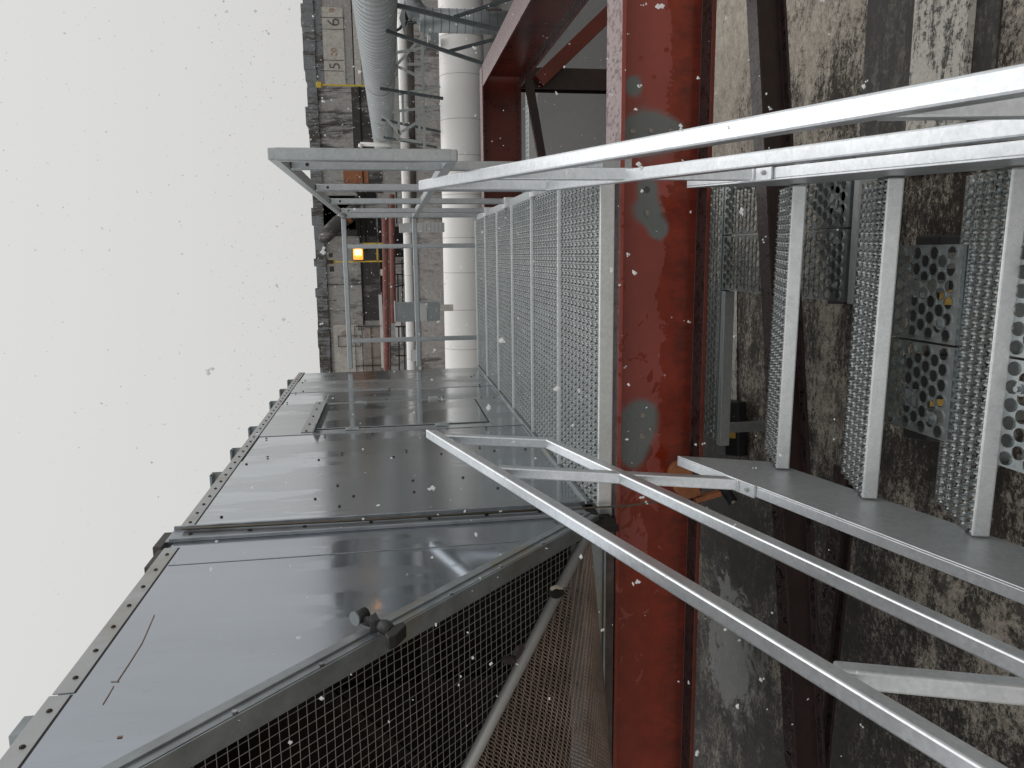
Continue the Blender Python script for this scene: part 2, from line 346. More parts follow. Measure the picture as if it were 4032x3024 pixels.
def each(mb, name, mat, parent, **k):
    """one object for every piece that was added to mb"""
    outs = []
    for (v0, f0), (v1, f1) in zip(mb.cut, mb.cut[1:]+[(len(mb.v), len(mb.f))]):
        q = MB(); c = Vector((0, 0, 0))
        for p in mb.v[v0:v1]: c += Vector(p)
        c /= (v1-v0); q.v = [tuple(Vector(p)-c) for p in mb.v[v0:v1]]; q.f = [tuple(i-v0 for i in f) for f in mb.f[f0:f1]]
        o = bm_fix(q.build(name, mat, parent, **k)); o.location = c; outs.append(o)
    return outs
def bm_fix(o):
    import bmesh
    b = bmesh.new(); b.from_mesh(o.data); bmesh.ops.recalc_face_normals(b, faces=b.faces); b.to_mesh(o.data); b.free(); return o
def tag(o, label=None, cat=None, group=None, kind=None):
    if label: o['label'] = label
    if cat: o['category'] = cat
    if group: o['group'] = group
    if kind: o['kind'] = kind
    return o
def thing(name, loc, label, cat, group=None):
    o = bpy.data.objects.new(name, None); sc.collection.objects.link(o); o.location = loc; o.empty_display_size = .1
    return tag(o, label, cat, group)
def copy_tree(o, parent=None):
    c = o.copy(); sc.collection.objects.link(c)
    if parent: c.parent = parent
    for ch in list(o.children): copy_tree(ch, c)
    return c
def L(root, p): return Vector(p)-root.location
def shade_by_normal(o, axis=(0, 0, 1), thr=.7, slot=1):
    for p in o.data.polygons:
        if p.normal.dot(Vector(axis)) > thr: p.material_index = slot

# ------------------------------------------------------------------ setting: roof surface
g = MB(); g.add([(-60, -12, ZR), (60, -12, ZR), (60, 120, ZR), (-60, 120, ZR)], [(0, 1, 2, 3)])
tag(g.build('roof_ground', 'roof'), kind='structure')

# ------------------------------------------------------------------ gratings
def hole_cell(mb, cx, cy, w, d, r, k, h=0., rt=None, tooth=0., lobe=False):
    """one w x d plate cell with a round hole; h>0 raises a toothed crater round it"""
    ca = math.atan2(d, w); cor = [ca, math.pi-ca, math.pi+ca, 2*math.pi-ca]; ang = []
    for i in range(4):
        a0 = cor[i]; a1 = cor[(i+1) % 4]+(2*math.pi if i == 3 else 0)
        ang += [a0+(a1-a0)*j/(k//4) for j in range(k//4)]
    vs = []; fs = []
    for a in ang:
        c, s = math.cos(a), math.sin(a); q = min(w/2/abs(c) if abs(c) > 1e-6 else 9, d/2/abs(s) if abs(s) > 1e-6 else 9)
        vs.append((cx+c*q, cy+s*q, 0))
    for a in ang: vs.append((cx+math.cos(a)*r, cy+math.sin(a)*r, 0))
    n = len(ang)
    for i in range(n): fs.append((i, (i+1) % n, n+(i+1) % n, n+i))
    if h:
        for i, a in enumerate(ang): vs.append((cx+math.cos(a)*rt, cy+math.sin(a)*rt, (h if not lobe else .0012+h*math.cos(a)**2)+(tooth if i % 2 else -tooth)))
        for i in range(n): fs.append((n+i, n+(i+1) % n, 2*n+(i+1) % n, 2*n+i))
    mb.add(vs, fs)
def grip_sheet(x0, x1, y0, y1, c=.0262, r=.0585):
    mb = MB(); nx = max(1, round((x1-x0)/c)); ny = max(1, round((y1-y0)/r)); cw = (x1-x0)/nx; rd = (y1-y0)/ny
    for j in range(ny):
        for i in range(nx):
            hole_cell(mb, x0+(i+.5)*cw, y0+(j+.25)*rd, cw, rd/2, .0124, 12, .0080, .0098, .0022, True)
        for i in range(nx-1):
            hole_cell(mb, x0+(i+1)*cw, y0+(j+.75)*rd, cw, rd/2, .0056, 8)
        for xx in (x0, x1-cw/2): mb.add([(xx, y0+(j+.5)*rd, 0), (xx+cw/2, y0+(j+.5)*rd, 0), (xx+cw/2, y0+(j+1)*rd, 0), (xx, y0+(j+1)*rd, 0)], [(0, 1, 2, 3)])
    return mb

# ------------------------------------------------------------------ walkway platform
PX0, PX1, PY0, PY1, NP = -.845, .255, 2.39, 5.90, 6
plat = thing('walkway_platform', (-.3, 2.39, 0), 'galvanised walkway platform of six perforated grip planks beside the grey duct', 'platform')
pd = (PY1-PY0)/NP
sheet = grip_sheet(PX0+.3, PX1+.3, .012, pd-.009)
first = None
for i in range(NP):
    if first is None:
        pl = sheet.build('grating_plank', 'grate', plat); first = pl
        X0, X1 = PX0+.3, PX1+.3
        chs = [bm_fix(MB().box(X0, X1, 0, .012, -.046, .0012).build('plank_edge', 'nosing', pl, .003)), bm_fix(MB().box(X0, X1, pd-.009, pd-.003, -.046, .012).build('plank_edge', 'seam_edge', pl, .0015))]
    else:
        pl = first.copy(); sc.collection.objects.link(pl)
        for ch in chs: c2 = ch.copy(); sc.collection.objects.link(c2); c2.parent = pl
    pl.location = (0, i*pd, 0)
e = MB()
e.box(PX1+.302, PX1+.342, -.0, PY1-PY0, -.10, -.004)
e.box(PX0+.26, PX0+.298, .03, PY1-PY0, -.058, -.012)
bm_fix(e.build('side_channel', 'galv_plate', plat, .002))
e = MB()
for y in (2.63, 3.5, 4.35, 5.25): e.box(PX1+.30, PX1+.356, y-2.39-.05, y-2.39+.05, -.08, .018)
each(e, 'post_shoe', 'nosing', plat, bevel=.002)

# ------------------------------------------------------------------ platform guard rail
gr = thing('guard_rail', (.295, 2.39, 0), 'galvanised box tube guard rail along the right side and far end of the platform', 'guard rail')
T = .035; XR = .295; ZT = .98; ZM = .462
def rail_part(name, a, b, w=T, h=T, mat='galv_rail'): return bm_fix(MB().bar(L(gr, a), L(gr, b), w, h).build(name, mat, gr, .005))
rail_part('top_rail', (XR, 2.385, ZT), (XR, 5.935, ZT))
rail_part('mid_rail', (XR, 2.385, ZM), (XR, 5.935, ZM))
rail_part('end_loop', (XR, 2.403, ZT-.002), (XR, 2.403, ZM+.002), T+.002, T+.002)
holes = MB()
for y in (2.65, 3.50, 4.36, 5.25):
    rail_part('post', (XR-.002, y, -.07), (XR-.002, y, ZT-T/2), .031, .031)
    q = L(gr, (XR-.002, y-.0158, ZT-.07)); holes.tube([q, q-Vector((0, .0012, 0))], .006, 12)
each(holes, 'bolt_hole', 'ladder', gr)
rail_part('top_rail', (XR-T/2, 5.918, ZT+.001), (-.845, 5.918, ZT+.001))
rail_part('mid_rail', (XR-T/2, 5.918, ZM+.001), (-.845, 5.918, ZM+.001))
for x in (.07, -.633): rail_part('post', (x, 5.918, -.07), (x, 5.918, ZT-T/2), .033, .033)
rail_part('post', (XR, 5.918, -.07), (XR, 5.918, ZT-T/2), .033, .033)

# ------------------------------------------------------------------ staircase (hangs tilted, treads pitched 20 deg)
yw_ = math.radians(1.3); th = math.radians(20)
Rz = Matrix(((math.cos(yw_), math.sin(yw_), 0), (-math.sin(yw_), math.cos(yw_), 0), (0, 0, 1)))
Rx = Matrix(((1, 0, 0), (0, math.cos(th), math.sin(th)), (0, -math.sin(th), math.cos(th))))
SM = (Rz @ Rx).to_4x4(); SM.translation = CAM+ray(3072, 1400)*2.245
st = thing('staircase', (0, 0, 0), 'new galvanised staircase flight with grip treads climbing towards the red beam and platform', 'staircase')
st.matrix_world = SM
SL = .781; XL0, XR0 = -.345, .486
def ntop(t): return .281+SL*(t-.099)
def stringer(x, sgn):
    m = MB(); D_ = .272; t0, t1 = .099, -1.55
    poly = [(x, t0, ntop(t0)), (x, t1, ntop(t1)), (x, t1, ntop(t1)-D_), (x, t0-.02, ntop(t0-.02)-D_)]
    m.prism(poly, (sgn*.005, 0, 0))
    sd = Vector((0, 1, SL)).normalized(); up = Vector((0, -sd.z, sd.y))
    for k, off in ((0, -.0026), (1, -D_*sd.y+.0026)):
        a = Vector((x+sgn*.0192, t0, ntop(t0)))+up*off; b = Vector((x+sgn*.0192, t1, ntop(t1)))+up*off
        if k: a += sd*(-.17)
        m.bar(a, b, .0275, .005, (1, 0, 0))
    return bm_fix(m.build('stringer', 'galv', st, .0012))
sL = stringer(XL0, -1); sR = stringer(XR0, 1)
for o in (sL, sR):
    o.data.materials.append(M['galv_plate'])
    for p in o.data.polygons:
        if abs(p.normal.x) > .9 and p.area > .05: p.material_index = 1
NOSE = [(-.009, -.007), (-.247, -.193), (-.481, -.376), (-.718, -.561)]
tsheet = None
for (t, n) in NOSE:
    if tsheet is None:
        ms = grip_sheet(XL0+.002, XR0-.002, .008, .262, .0262, .0508)
        ms.add([(XL0+.002, .262, 0), (XR0-.002, .262, 0), (XR0-.002, .262, -.03), (XL0+.002, .262, -.03)], [(0, 1, 2, 3)])
        tsheet = ms.build('tread', 'grate', st)
        nb = MB(); nb.box(XL0+.004, XR0-.004, 0, .009, -.037, .0015)
        nose = bm_fix(nb.build('nosing', 'nosing', tsheet, .004))
        tr = tsheet
    else:
        tr = tsheet.copy(); sc.collection.objects.link(tr); n2 = nose.copy(); sc.collection.objects.link(n2); n2.parent = tr
    tr.location = (0, t, n)
TW = .034
for x, sg in ((XL0-.017, -1), (XR0+.021, 1)):
    lean = lambda off: max(0, sg)*(.0035 if off < .5 else .0165)          # the right-hand rail is splayed slightly outwards
    def rl(t, off): return Vector((x+lean(off), t, ntop(t)+off-.0216))
    def sq(name, a, b, w=TW, h=TW): return bm_fix(MB().bar(a, b, w, h, (1, 0, 0)).build(name, 'galv', st, .0045))
    # top rail and mid rail have vertical end cuts
    def slanted(name, t0, t1, off):
        hh = TW/2*math.sqrt(1+SL*SL); m = MB(); x_ = x+lean(off)
        m.prism([(x_-TW/2, t0, ntop(t0)+off-.0216+hh), (x_-TW/2, t0, ntop(t0)+off-.0216-hh), (x_-TW/2, t1, ntop(t1)+off-.0216-hh), (x_-TW/2, t1, ntop(t1)+off-.0216+hh)], (TW, 0, 0))
        return bm_fix(m.build(name, 'galv', st, .0045))
    slanted('top_rail', .30, -1.62, .745)
    slanted('mid_rail', .262, -1.62, .344)
    sq('end_post', rl(.245, .344)-Vector((0, 0, .014)), rl(.245, .745)-Vector((0, 0, .02)))
    for tp in (-.105, -1.10):
        sq('post', Vector((x, tp, ntop(tp-.02)+.004)), rl(tp, .745)-Vector((0, 0, .02)), TW-.001, TW-.001)
        sd = Vector((0, 1, SL)).normalized(); up = Vector((0, -sd.z, sd.y))
        a = Vector((x, tp+.03, ntop(tp+.03)))+up*.004; b = Vector((x, tp-.068, ntop(tp-.068)))+up*.004
        br = bm_fix(MB().bar(a, b, .038, .0065, (1, 0, 0)).build('bracket', 'galv', st, .001))
        wl = MB(); cpt = Vector((x, tp-.019, ntop(tp-.019)))+up*.009
        wl.bar(cpt-Vector((TW/2, 0, 0)), cpt+Vector((TW/2, 0, 0)), .008, .006, sd[:]); wl.build('weld_bead', 'nosing', br, .002)
        bq = Vector((x, tp-.046, ntop(tp-.046)))+up*.0075
        bo = MB(); bo.tube([bq, bq+up*.005], .0068, 6); bo.tube([bq+up*.005, bq+up*.008], .0038, 10); bo.build('bolt', 'zinc_light', br)

# ------------------------------------------------------------------ red steel frame under the platform
fr = thing('steel_frame', (0, 2.472, -.062), 'wet red oxide painted steel beam frame carrying the grating platform', 'steel frame')
def ib(name, a, b, bf, h, tf, tw, mat, up=(0, 0, 1), par=fr, top=None, topaxis=(0, 0, 1)):
    o = bm_fix(MB().ibeam(L(par, a), L(par, b), bf, h, tf, tw, up).build(name, mat, par, .0015))
    if top:
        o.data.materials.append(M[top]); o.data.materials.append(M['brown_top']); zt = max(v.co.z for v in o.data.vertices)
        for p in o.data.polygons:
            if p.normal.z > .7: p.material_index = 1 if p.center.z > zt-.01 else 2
    return o
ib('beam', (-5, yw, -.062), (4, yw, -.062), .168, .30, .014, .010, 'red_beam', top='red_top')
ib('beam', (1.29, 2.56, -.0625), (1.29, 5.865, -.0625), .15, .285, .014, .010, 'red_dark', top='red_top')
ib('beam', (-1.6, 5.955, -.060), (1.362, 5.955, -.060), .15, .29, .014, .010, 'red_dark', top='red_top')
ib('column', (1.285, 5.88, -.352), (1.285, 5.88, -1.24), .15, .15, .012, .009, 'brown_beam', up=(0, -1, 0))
ib('brace', (1.25, 5.78, -.47), (2.15, 5.78, -2.0+.55), .10, .10, .009, .008, 'red_plain', up=(0, -1, 0))
# holes / cut bolts in the near web
hm = MB(); yy = yw-.005
for u, v in ((2563, 515), (2641, 515), (2490, 515)):
    p = L(fr, PY(u, v, yy)); hm.tube([p, p-Vector((0, .0035, 0))], .0085, 14)
for u, v in ((2547, 838), (2530, 1635), (2527, 1716)):
    p = L(fr, PY(u, v, yy)); hm.tube([p, p-Vector((0, .0035, 0))], .0095, 14)
each(hm, 'bolt_end', 'cut_bolt', fr)
hm = MB(); p = L(fr, PY(2547, 747, yy)); hm.tube([p, p-Vector((0, .001, 0))], .011, 14); hm.build('bolt_hole', 'strut_dark', fr)

# ------------------------------------------------------------------ air duct with screened hood
DX = -.862; ZB, ZTP = -.045, 1.362
du = thing('air_duct', (DX, 2.4, 0), 'large grey sheet metal air duct with access door, roof ribs and wire screened hood', 'duct')
def D_(x, y, z): return Vector((x-DX, y-2.4, z))
def dbox(mb, x0, x1, y0, y1, z0, z1): return mb.box(x0-DX, x1-DX, y0-2.4, y1-2.4, z0, z1)
XLEFT = -3.6
def panel(name, y0, y1, z0, z1, mat='duct', x=DX, t=.004, off=0.):
    return bm_fix(dbox(MB(), x-t-off, x-off, y0, y1, z0, z1).build(name, mat, du))
seams = [2.505, 3.335, 3.80, 4.62, 5.02, 5.46, 5.885]
mats = ['duct', 'duct_c', 'duct_dry', 'duct_c', 'duct_dry', 'duct']
for i in range(len(seams)-1):
    o = panel('side_panel', seams[i]+.002, seams[i+1]-.002, ZB, 1.345, mats[i], DX, .004, (.000, .003, .0, .003, .0, .003)[i])
    o.location = (0, 0, 0)
# dark joint strips behind the panel gaps
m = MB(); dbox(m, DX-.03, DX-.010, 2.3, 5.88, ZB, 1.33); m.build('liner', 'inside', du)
m = MB(); dbox(m, XLEFT, DX-.031, 5.86, 5.885, ZB, 1.35); m.build('end_panel', 'duct', du)
m = MB(); dbox(m, XLEFT, DX-.0045, 1.10, 5.9, 1.346, 1.352); bm_fix(m.build('roof_sheet', 'duct', du))
m = MB(); dbox(m, XLEFT-.01, XLEFT, 1.1, 5.9, ZB, 1.35); m.build('far_side_panel', 'duct', du)
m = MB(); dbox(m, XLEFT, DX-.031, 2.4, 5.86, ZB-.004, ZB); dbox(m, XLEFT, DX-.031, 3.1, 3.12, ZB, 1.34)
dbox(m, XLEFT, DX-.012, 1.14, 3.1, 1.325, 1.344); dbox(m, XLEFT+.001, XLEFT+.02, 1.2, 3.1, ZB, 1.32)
m.build('inside_lining', 'inside', du)  # dark lining and baffle added so the hood interior stays black
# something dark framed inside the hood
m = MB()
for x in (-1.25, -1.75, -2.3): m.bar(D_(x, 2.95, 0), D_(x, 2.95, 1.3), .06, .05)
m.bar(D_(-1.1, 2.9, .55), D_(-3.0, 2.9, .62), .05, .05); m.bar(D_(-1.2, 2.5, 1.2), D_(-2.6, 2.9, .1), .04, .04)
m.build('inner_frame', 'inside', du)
# top trim strip with screws
def trimrun(y0, y1, zc, n, name='top_trim'):
    t_ = MB(); dbox(t_, DX-.0005, DX+.0025, y0, y1, zc-.021, zc+.020); tr_ = bm_fix(t_.build(name, 'trim', du, .0008))
    s_ = MB()
    for i in range(n):
        y = y0+(y1-y0)*(i+.5)/n; c = D_(DX+.0025, y, zc-.003); s_.tube([c, c+Vector((.002, 0, 0)), c+Vector((.004, 0, 0))], [.0060, .0056, .0025], 8)
    each(s_, 'screw', 'screw', tr_)
    sh = MB(); dbox(sh, DX-.0002, DX+.0006, y0, y1, zc-.0245, zc-.0212); sh.build('shadow_gap', 'ladder', tr_)
trimrun(2.512, 5.90, 1.342, 36); trimrun(1.545, 2.335, 1.340, 7); trimrun(1.09, 1.538, 1.343, 4)
# panel screws
s_ = MB(); random.seed(3)
for y, zs in ((2.60, (1.26, .20)), (2.75, (.95, .62, .30, .80)), (2.64, (.85,)), (2.9, (.88, .40, .60)), (3.29, (1.28, .98, .68, .45, .22, .08)), (3.38, (1.22, .9, .6, .3, .06)), (3.75, (1.27, 1.0, .78, .48, .2)), (4.66, (1.28, .7, .35)), (4.58, (.12, .05)), (5.0, (1.27, .7, .08)), (5.06, (1.26, .69, .1)), (5.43, (1.27, .7, .1)), (5.49, (1.26, .69, .09))):
    for z in zs:
        z += random.uniform(-.02, .02); c = D_(DX, y+random.uniform(-.01, .01), z); s_.tube([c, c+Vector((.003, 0, 0)), c+Vector((.005, 0, 0))], [.0056, .005, .0025], 8)
each(s_, 'panel_screw', 'screw', du)
# bottom edge angle
m = MB(); dbox(m, DX, DX+.012, 2.5, 5.885, ZB, .012); bm_fix(m.build('bottom_angle', 'frame_dark', du))
# access door
dy0, dy1, dz0, dz1 = 3.895, 4.545, .185, 1.05
dr = panel('access_door', dy0, dy1, dz0, dz1, 'duct_door', DX+.006, .006)
m = MB()
for a in ((dy0-.010, dy0, dz0-.006, dz1), (dy1, dy1+.012, dz0-.006, dz1), (dy0-.006, dy1+.006, dz0-.012, dz0)): dbox(m, DX+.0004, DX+.001, *a)
m.build('door_gap', 'ladder', dr)
for y, z in ((dy1+.018, .86), (dy0-.03, .88), (dy0-.028, .43)):
    m = MB()
    dbox(m, DX+.001, DX+.009, y-.02, y+.02, z-.028, z+.028); dbox(m, DX+.009, DX+.013, y-.004, y+.012, z-.012, z+.012); dbox(m, DX+.001, DX+.016, y-.024, y-.019, z-.04, z-.024)
    bm_fix(m.build('hinge', 'galv_plate', dr, .001))
m = MB(); dbox(m, DX+.001, DX+.02, dy1+.0, dy1+.05, .40, .455); bm_fix(m.build('latch', 'galv_plate', dr, .002))
m = MB(); m.prism([D_(DX+.001, 3.84, 1.125), D_(DX+.003, 3.84, 1.125), D_(DX+.003, 3.84, 1.07), D_(DX+.045, 3.84, 1.052), D_(DX+.045, 3.84, 1.045), D_(DX+.001, 3.84, 1.063)], (0, .82, 0))
dc = bm_fix(m.build('drip_cap', 'trim', du))
m = MB()
for y in (3.86, 4.02, 4.22, 4.42, 4.6): c = D_(DX+.003, y, 1.1); m.tube([c, c+Vector((.004, 0, 0))], .006, 8)
each(m, 'screw', 'screw', dc)
# flange joint between duct and hood
m = MB(); dbox(m, DX-.004, DX+.014, 2.490, 2.500, .02, 1.372); dbox(m, DX, DX+.004, 2.385, 2.4895, .035, 1.372); dbox(m, DX+.004, DX+.012, 2.384, 2.392, .035, 1.36)
fl = bm_fix(m.build('flange', 'flange', du, .0012))
m = MB()
for z in (1.30, 1.12, .95, .74, .55, .36, .18): c = D_(DX+.004, 2.44, z+.01); m.tube([c, c+Vector((.004, 0, 0))], .007, 6)
each(m, 'bolt', 'screw', fl)
# hood side panel (cut away at 45 degrees)
K = 2.44                                                      # hood mouth lies in the plane y+z = K
m = MB(); m.prism([D_(DX, 2.384, 1.344), D_(DX, 2.384, K-2.384), D_(DX, K-1.344, 1.344)], (-.004, 0, 0)); hp = bm_fix(m.build('hood_panel', 'duct_b', du))
m = MB(); dbox(m, DX+.0004, DX+.0014, 2.196, 2.200, .30, 1.312); m.build('crease', 'flange', hp)
# scratches of rust on the hood
m = MB()
def streak(pts, wd):
    P = [PX(u, v, DX+.0012) for u, v in pts]
    for a, b in zip(P[:-1], P[1:]): m.bar(D_(*a), D_(*b), .0006, wd, (1, 0, 0))
streak([(608, 2420), (560, 2530), (510, 2610), (462, 2682)], .0022); streak([(448, 2700), (425, 2740), (405, 2772)], .0018)
streak([(436, 2683), (470, 2682)], .0018); streak([(462, 2902), (482, 2900)], .006)
each(m, 'rust_streak', 'rust_light', hp)
# hood frame along the 45 degree cut
n45 = Vector((0, 1, 1)).normalized(); s45 = Vector((0, -1, 1)).normalized()
a = D_(DX+.003, 2.40, K-2.40); b = D_(DX+.003, 1.06, K-1.06)
m = MB(); m.bar(a-n45*.012, b-n45*.012, .004, .054, (1, 0, 0)); m.bar(a-n45*.048+Vector((-.02, 0, 0)), b-n45*.048+Vector((-.02, 0, 0)), .05, .004, (1, 0, 0))
m.bar(a-n45*.012+Vector((.004, 0, 0)), b-n45*.012+Vector((.004, 0, 0)), .006, .012, (1, 0, 0))
hf = bm_fix(m.build('hood_frame', 'frame_dark', du, .001))
m = MB()
for i in range(9): c = a+(b-a)*((i+.5)/9)-n45*.036+Vector((.002, 0, 0)); m.tube([c, c+Vector((.006, 0, 0))], .006, 6)
each(m, 'bolt', 'flange', hf)
# wire mesh in the mouth
m = MB(); cell = .0235; W = 2.6; Ln = 1.80
base = D_(DX-.02, 2.40, K-2.40)-n45*.030
random.seed(5)
def wire(p, d, ln, r=.00075):
    q = []; k = max(2, int(ln/.12))
    for i in range(k+1): q.append(p+d*(ln*i/k)+n45*random.uniform(-.0016, .0016)+s45.cross(n45)*random.uniform(-.0012, .0012))
    m.tube(q, r, 4, False)
n_ = int(W/cell)
for i in range(n_): wire(base+Vector((-i*cell, 0, 0)), s45, Ln)
for j in range(int(Ln/cell)): wire(base+s45*(j*cell), Vector((-1, 0, 0)), W)
m.build('wire_mesh', 'wire', du)
# round bar across the mouth, and the sagging rusty expanded-metal sheet below it
tA = Vector((DX-.04, 2.346, .094)); tB = Vector((-1.375, 1.893, .547)); tC = tA+(tB-tA)*1.7
off = -n45*.05
m = MB(); m.tube([D_(*tA)+off, D_(*tC)+off], .017, 14); m.build('brace_tube', 'zinc_light', du, smooth=True)
m = MB(); e0 = Vector((DX-.05, 2.37, .075))
def shp(a, b):
    """a: 0..1 along the tube, b: 0..1 from tube down to the bottom edge"""
    p = tA+(tC-tA)*a; q = Vector((p.x, 2.365, .078)); c = p+(q-p)*b; s = math.sin(math.pi*b)*.30*(p-q).length
    return D_(*(c-Vector((0, .5, .86))*s))+off*.9
nc = 110; sp_b = .0078; tl_ = (tC-tA).length
def sheet_pt(a, sdist):
    p = tA+(tC-tA)*a; q = Vector((p.x, 2.365, .078)); ln = (p-q).length*1.12
    return (shp(a, 1-sdist/ln), True) if sdist <= ln else (None, False)
for j in range(150):
    prev = None
    for i in range(nc+1):
        a = .01+.99*i/nc; z = (j+(.52 if (i+j) % 2 else -.02))*sp_b
        pt, ok = sheet_pt(a, max(0, z))
        if ok and prev is not None: m.bar(prev, pt, .0036, .0018, (0, .4, 1))
        prev = pt if ok else None
m.build('expanded_metal_sheet', 'expanded', du)
# roof ribs across the duct
def rib(y, z1=1.412, wdt=.05, mat='frame_dark', xe=DX-.008):
    r_ = MB(); dbox(r_, XLEFT, xe, y-wdt/2, y+wdt/2, 1.3525, 1.357); dbox(r_, XLEFT, xe, y+wdt/2-.005, y+wdt/2, 1.357, z1); dbox(r_, XLEFT, xe, y-wdt/2, y-wdt/2+.03, z1-.004, z1); dbox(r_, XLEFT, xe-.004, y-wdt/2, y+wdt/2-.005, z1-.008, z1-.0045)
    return bm_fix(r_.build('roof_rib', mat, du, .001))
for y in (5.62, 5.22, 4.78, 4.06, 3.60, 3.19): rib(y)
m = MB(); dbox(m, XLEFT, DX-.01, 1.43, 1.495, 1.3525, 1.392); bm_fix(m.build('roof_rib', 'frame_dark', du, .002))
m = MB(); dbox(m, DX-.30, DX-.002, 2.36, 2.49, 1.374, 1.402); dbox(m, DX-.10, DX-.008, 2.215, 2.355, 1.3645, 1.384)
bm_fix(m.build('roof_block', 'frame_soot', du, .003))
# channels between the hood and the red beam
m = MB(); dbox(m, XLEFT, DX+.0, 2.36, 2.372, .045, .098); dbox(m, XLEFT, DX+.0, 2.372, 2.46, .088, .092)
kc = bm_fix(m.build('sill_channel', 'flange', du, .001))
m = MB()
for i in range(14): c = D_(DX-.08-.17*i, 2.36, .078); m.tube([c, c-Vector((0, .003, 0))], .0055, 8)
each(m, 'bolt', 'ladder', kc)
m = MB(); dbox(m, XLEFT, DX-.01, 2.374, 2.386, -.018, .086); dbox(m, XLEFT, DX-.012, 2.358, 2.374, -.020, -.012); dbox(m, XLEFT, DX-.02, 2.36, 2.374, .028, .036)
bm_fix(m.build('base_channel', 'frame_dark', du, .0015))
m = MB(); dbox(m, XLEFT, DX-.02, 2.392, 2.5, -.058, -.024); bm_fix(m.build('base_packer', 'rust', du, .0015))

# cable down the flange and across to the stairs
c1 = [PX(395*1.8228, 1143*1.8228, DX+.012), PX(800*1.8228, 1123*1.8228, DX+.012), PX(1180*1.8228, 1101*1.8228, DX+.012)]
c2 = [PY(2230, 2008, 2.36), PY(2310, 2000, 2.365), PY(2460, 1992, 2.37), PY(2590, 1975, 2.36), PY(2690, 1966, 2.3)]
m = MB(); m.tube(c1+c2, .0035, 8)
m.tube([p+Vector((.004, -.009, 0)) for p in c1], .003, 8); m.tube([p+Vector((.0, .009, 0)) for p in c1], .003, 8)
cb = m.build('cable', 'cable', smooth=True); tag(cb, 'thin brown cable running down the duct flange and across to the stairs', 'cable')

# ------------------------------------------------------------------ small clamps and bits
def mk(name, label, cat, group=None):
    return lambda loc: thing(name, loc, label, cat, group)
p = PX(1385, 2433, DX+.02); q = PX(1480, 2440, DX+.02)
cl = thing('pipe_clamp', p, 'black hinged scaffold clamp pair lying over the edge of the hood frame', 'clamp')
m = MB(); c0 = PX(1400, 2435, DX+.035); c1_ = PX(1440, 2415, DX+.035)
m.tube([L(cl, c0), L(cl, c1_)], .016, 14); bm_fix(m.build('clamp_shell', 'black', cl, smooth=True))
m = MB(); m.tube([L(cl, c0)-(c1_-c0).normalized()*.004, L(cl, c0)], .017, 14); m.build('clamp_face', 'zinc', cl)
m = MB(); pts = [PX(u, v, DX+.03) for u, v in ((1430, 2442), (1460, 2447), (1490, 2455), (1510, 2466), (1530, 2478), (1545, 2486))]
m.tube([L(cl, x) for x in pts], [.010, .013, .010, .017, .016, .012], 8); m.build('clamp_arm', 'black', cl, smooth=True)
m = MB(); m.prism([L(cl, PX(u, v, DX+.04)) for u, v in ((1515, 2494), (1530, 2512), (1560, 2500), (1600, 2460), (1588, 2444), (1545, 2462), (1535, 2480))], (-.03, 0, 0)); bm_fix(m.build('clamp_jaw', 'black', cl, .003))
m = MB(); m.prism([L(cl, PX(u, v, DX+.045)) for u, v in ((1455, 2423), (1480, 2408), (1492, 2432), (1502, 2440), (1470, 2445), (1455, 2440))], (-.03, 0, 0)); bm_fix(m.build('clamp_wing', 'black', cl, .003))
k45 = (K-.07*1.414)
def P45(u, v, k=k45-.03):
    d = ray(u, v); n = Vector((0, 1, 1)); return CAM+d*((k-CAM.dot(n))/d.dot(n))
o = P45(1996, 2580); rb = thing('rusty_bracket', o, 'small rusty bracket and curled strip clipped on the round brace bar of the hood', 'bracket')
m = MB(); m.prism([L(rb, P45(u, v)) for u, v in ((1968, 2592), (1985, 2578), (2018, 2582), (2024, 2596), (2010, 2604), (1975, 2602))], (0, -.02, -.006)); bm_fix(m.build('plate', 'rust', rb, .002))
m = MB(); m.prism([L(rb, P45(u, v)) for u, v in ((2012, 2580), (2030, 2545), (2046, 2536), (2050, 2552), (2030, 2585), (2022, 2596))], (0, -.005, -.012)); bm_fix(m.build('curl', 'rust', rb, .001))
o = P45(2170, 2315); sp_ = thing('scraper_brush', o, 'small black scraper with pale bristle edge stuck in the rusty expanded metal', 'brush')
m = MB(); m.prism([L(sp_, P45(u, v)) for u, v in ((2145, 2325), (2205, 2316), (2208, 2335), (2190, 2350), (2172, 2354))], (0, -.01, -.01)); bm_fix(m.build('blade', 'black', sp_, .001))
m = MB(); m.tube([L(sp_, P45(u, v))-Vector((0, .012, 0)) for u, v in ((2168, 2312), (2185, 2304), (2208, 2310))], .006, 6); m.build('bristles', 'brush', sp_)
m = MB(); m.tube([L(sp_, P45(u, v))-Vector((0, .012, 0)) for u, v in ((2205, 2311), (2242, 2308))], .002, 6); m.build('pin', 'rust', sp_)

# orange beam clamp behind the stair stringer
o = PY(2700, 1870, 2.37); oc = thing('beam_clamp', o, 'orange rusty beam clamp on the lower flange of the red beam behind the stair stringer', 'clamp')
m = MB(); ctr = PY(2672, 1858, 2.36); m.tube([L(oc, ctr), L(oc, ctr)-Vector((0, .02, 0))], .042, 24); bm_fix(m.build('jaw', 'orange', oc, .002))
m = MB(); m.prism([L(oc, PY(u, v, 2.35)) for u, v in ((2640, 1905), (2745, 1912), (2758, 1945), (2690, 1962), (2655, 1935))], (0, -.02, 0)); bm_fix(m.build('body', 'orange', oc, .004))
m = MB(); m.bar(L(oc, PY(2735, 1967, 2.34)), L(oc, PY(2835, 1940, 2.34)), .03, .018, (0, 1, 0)); bm_fix(m.build('strap', 'orange', oc, .003))

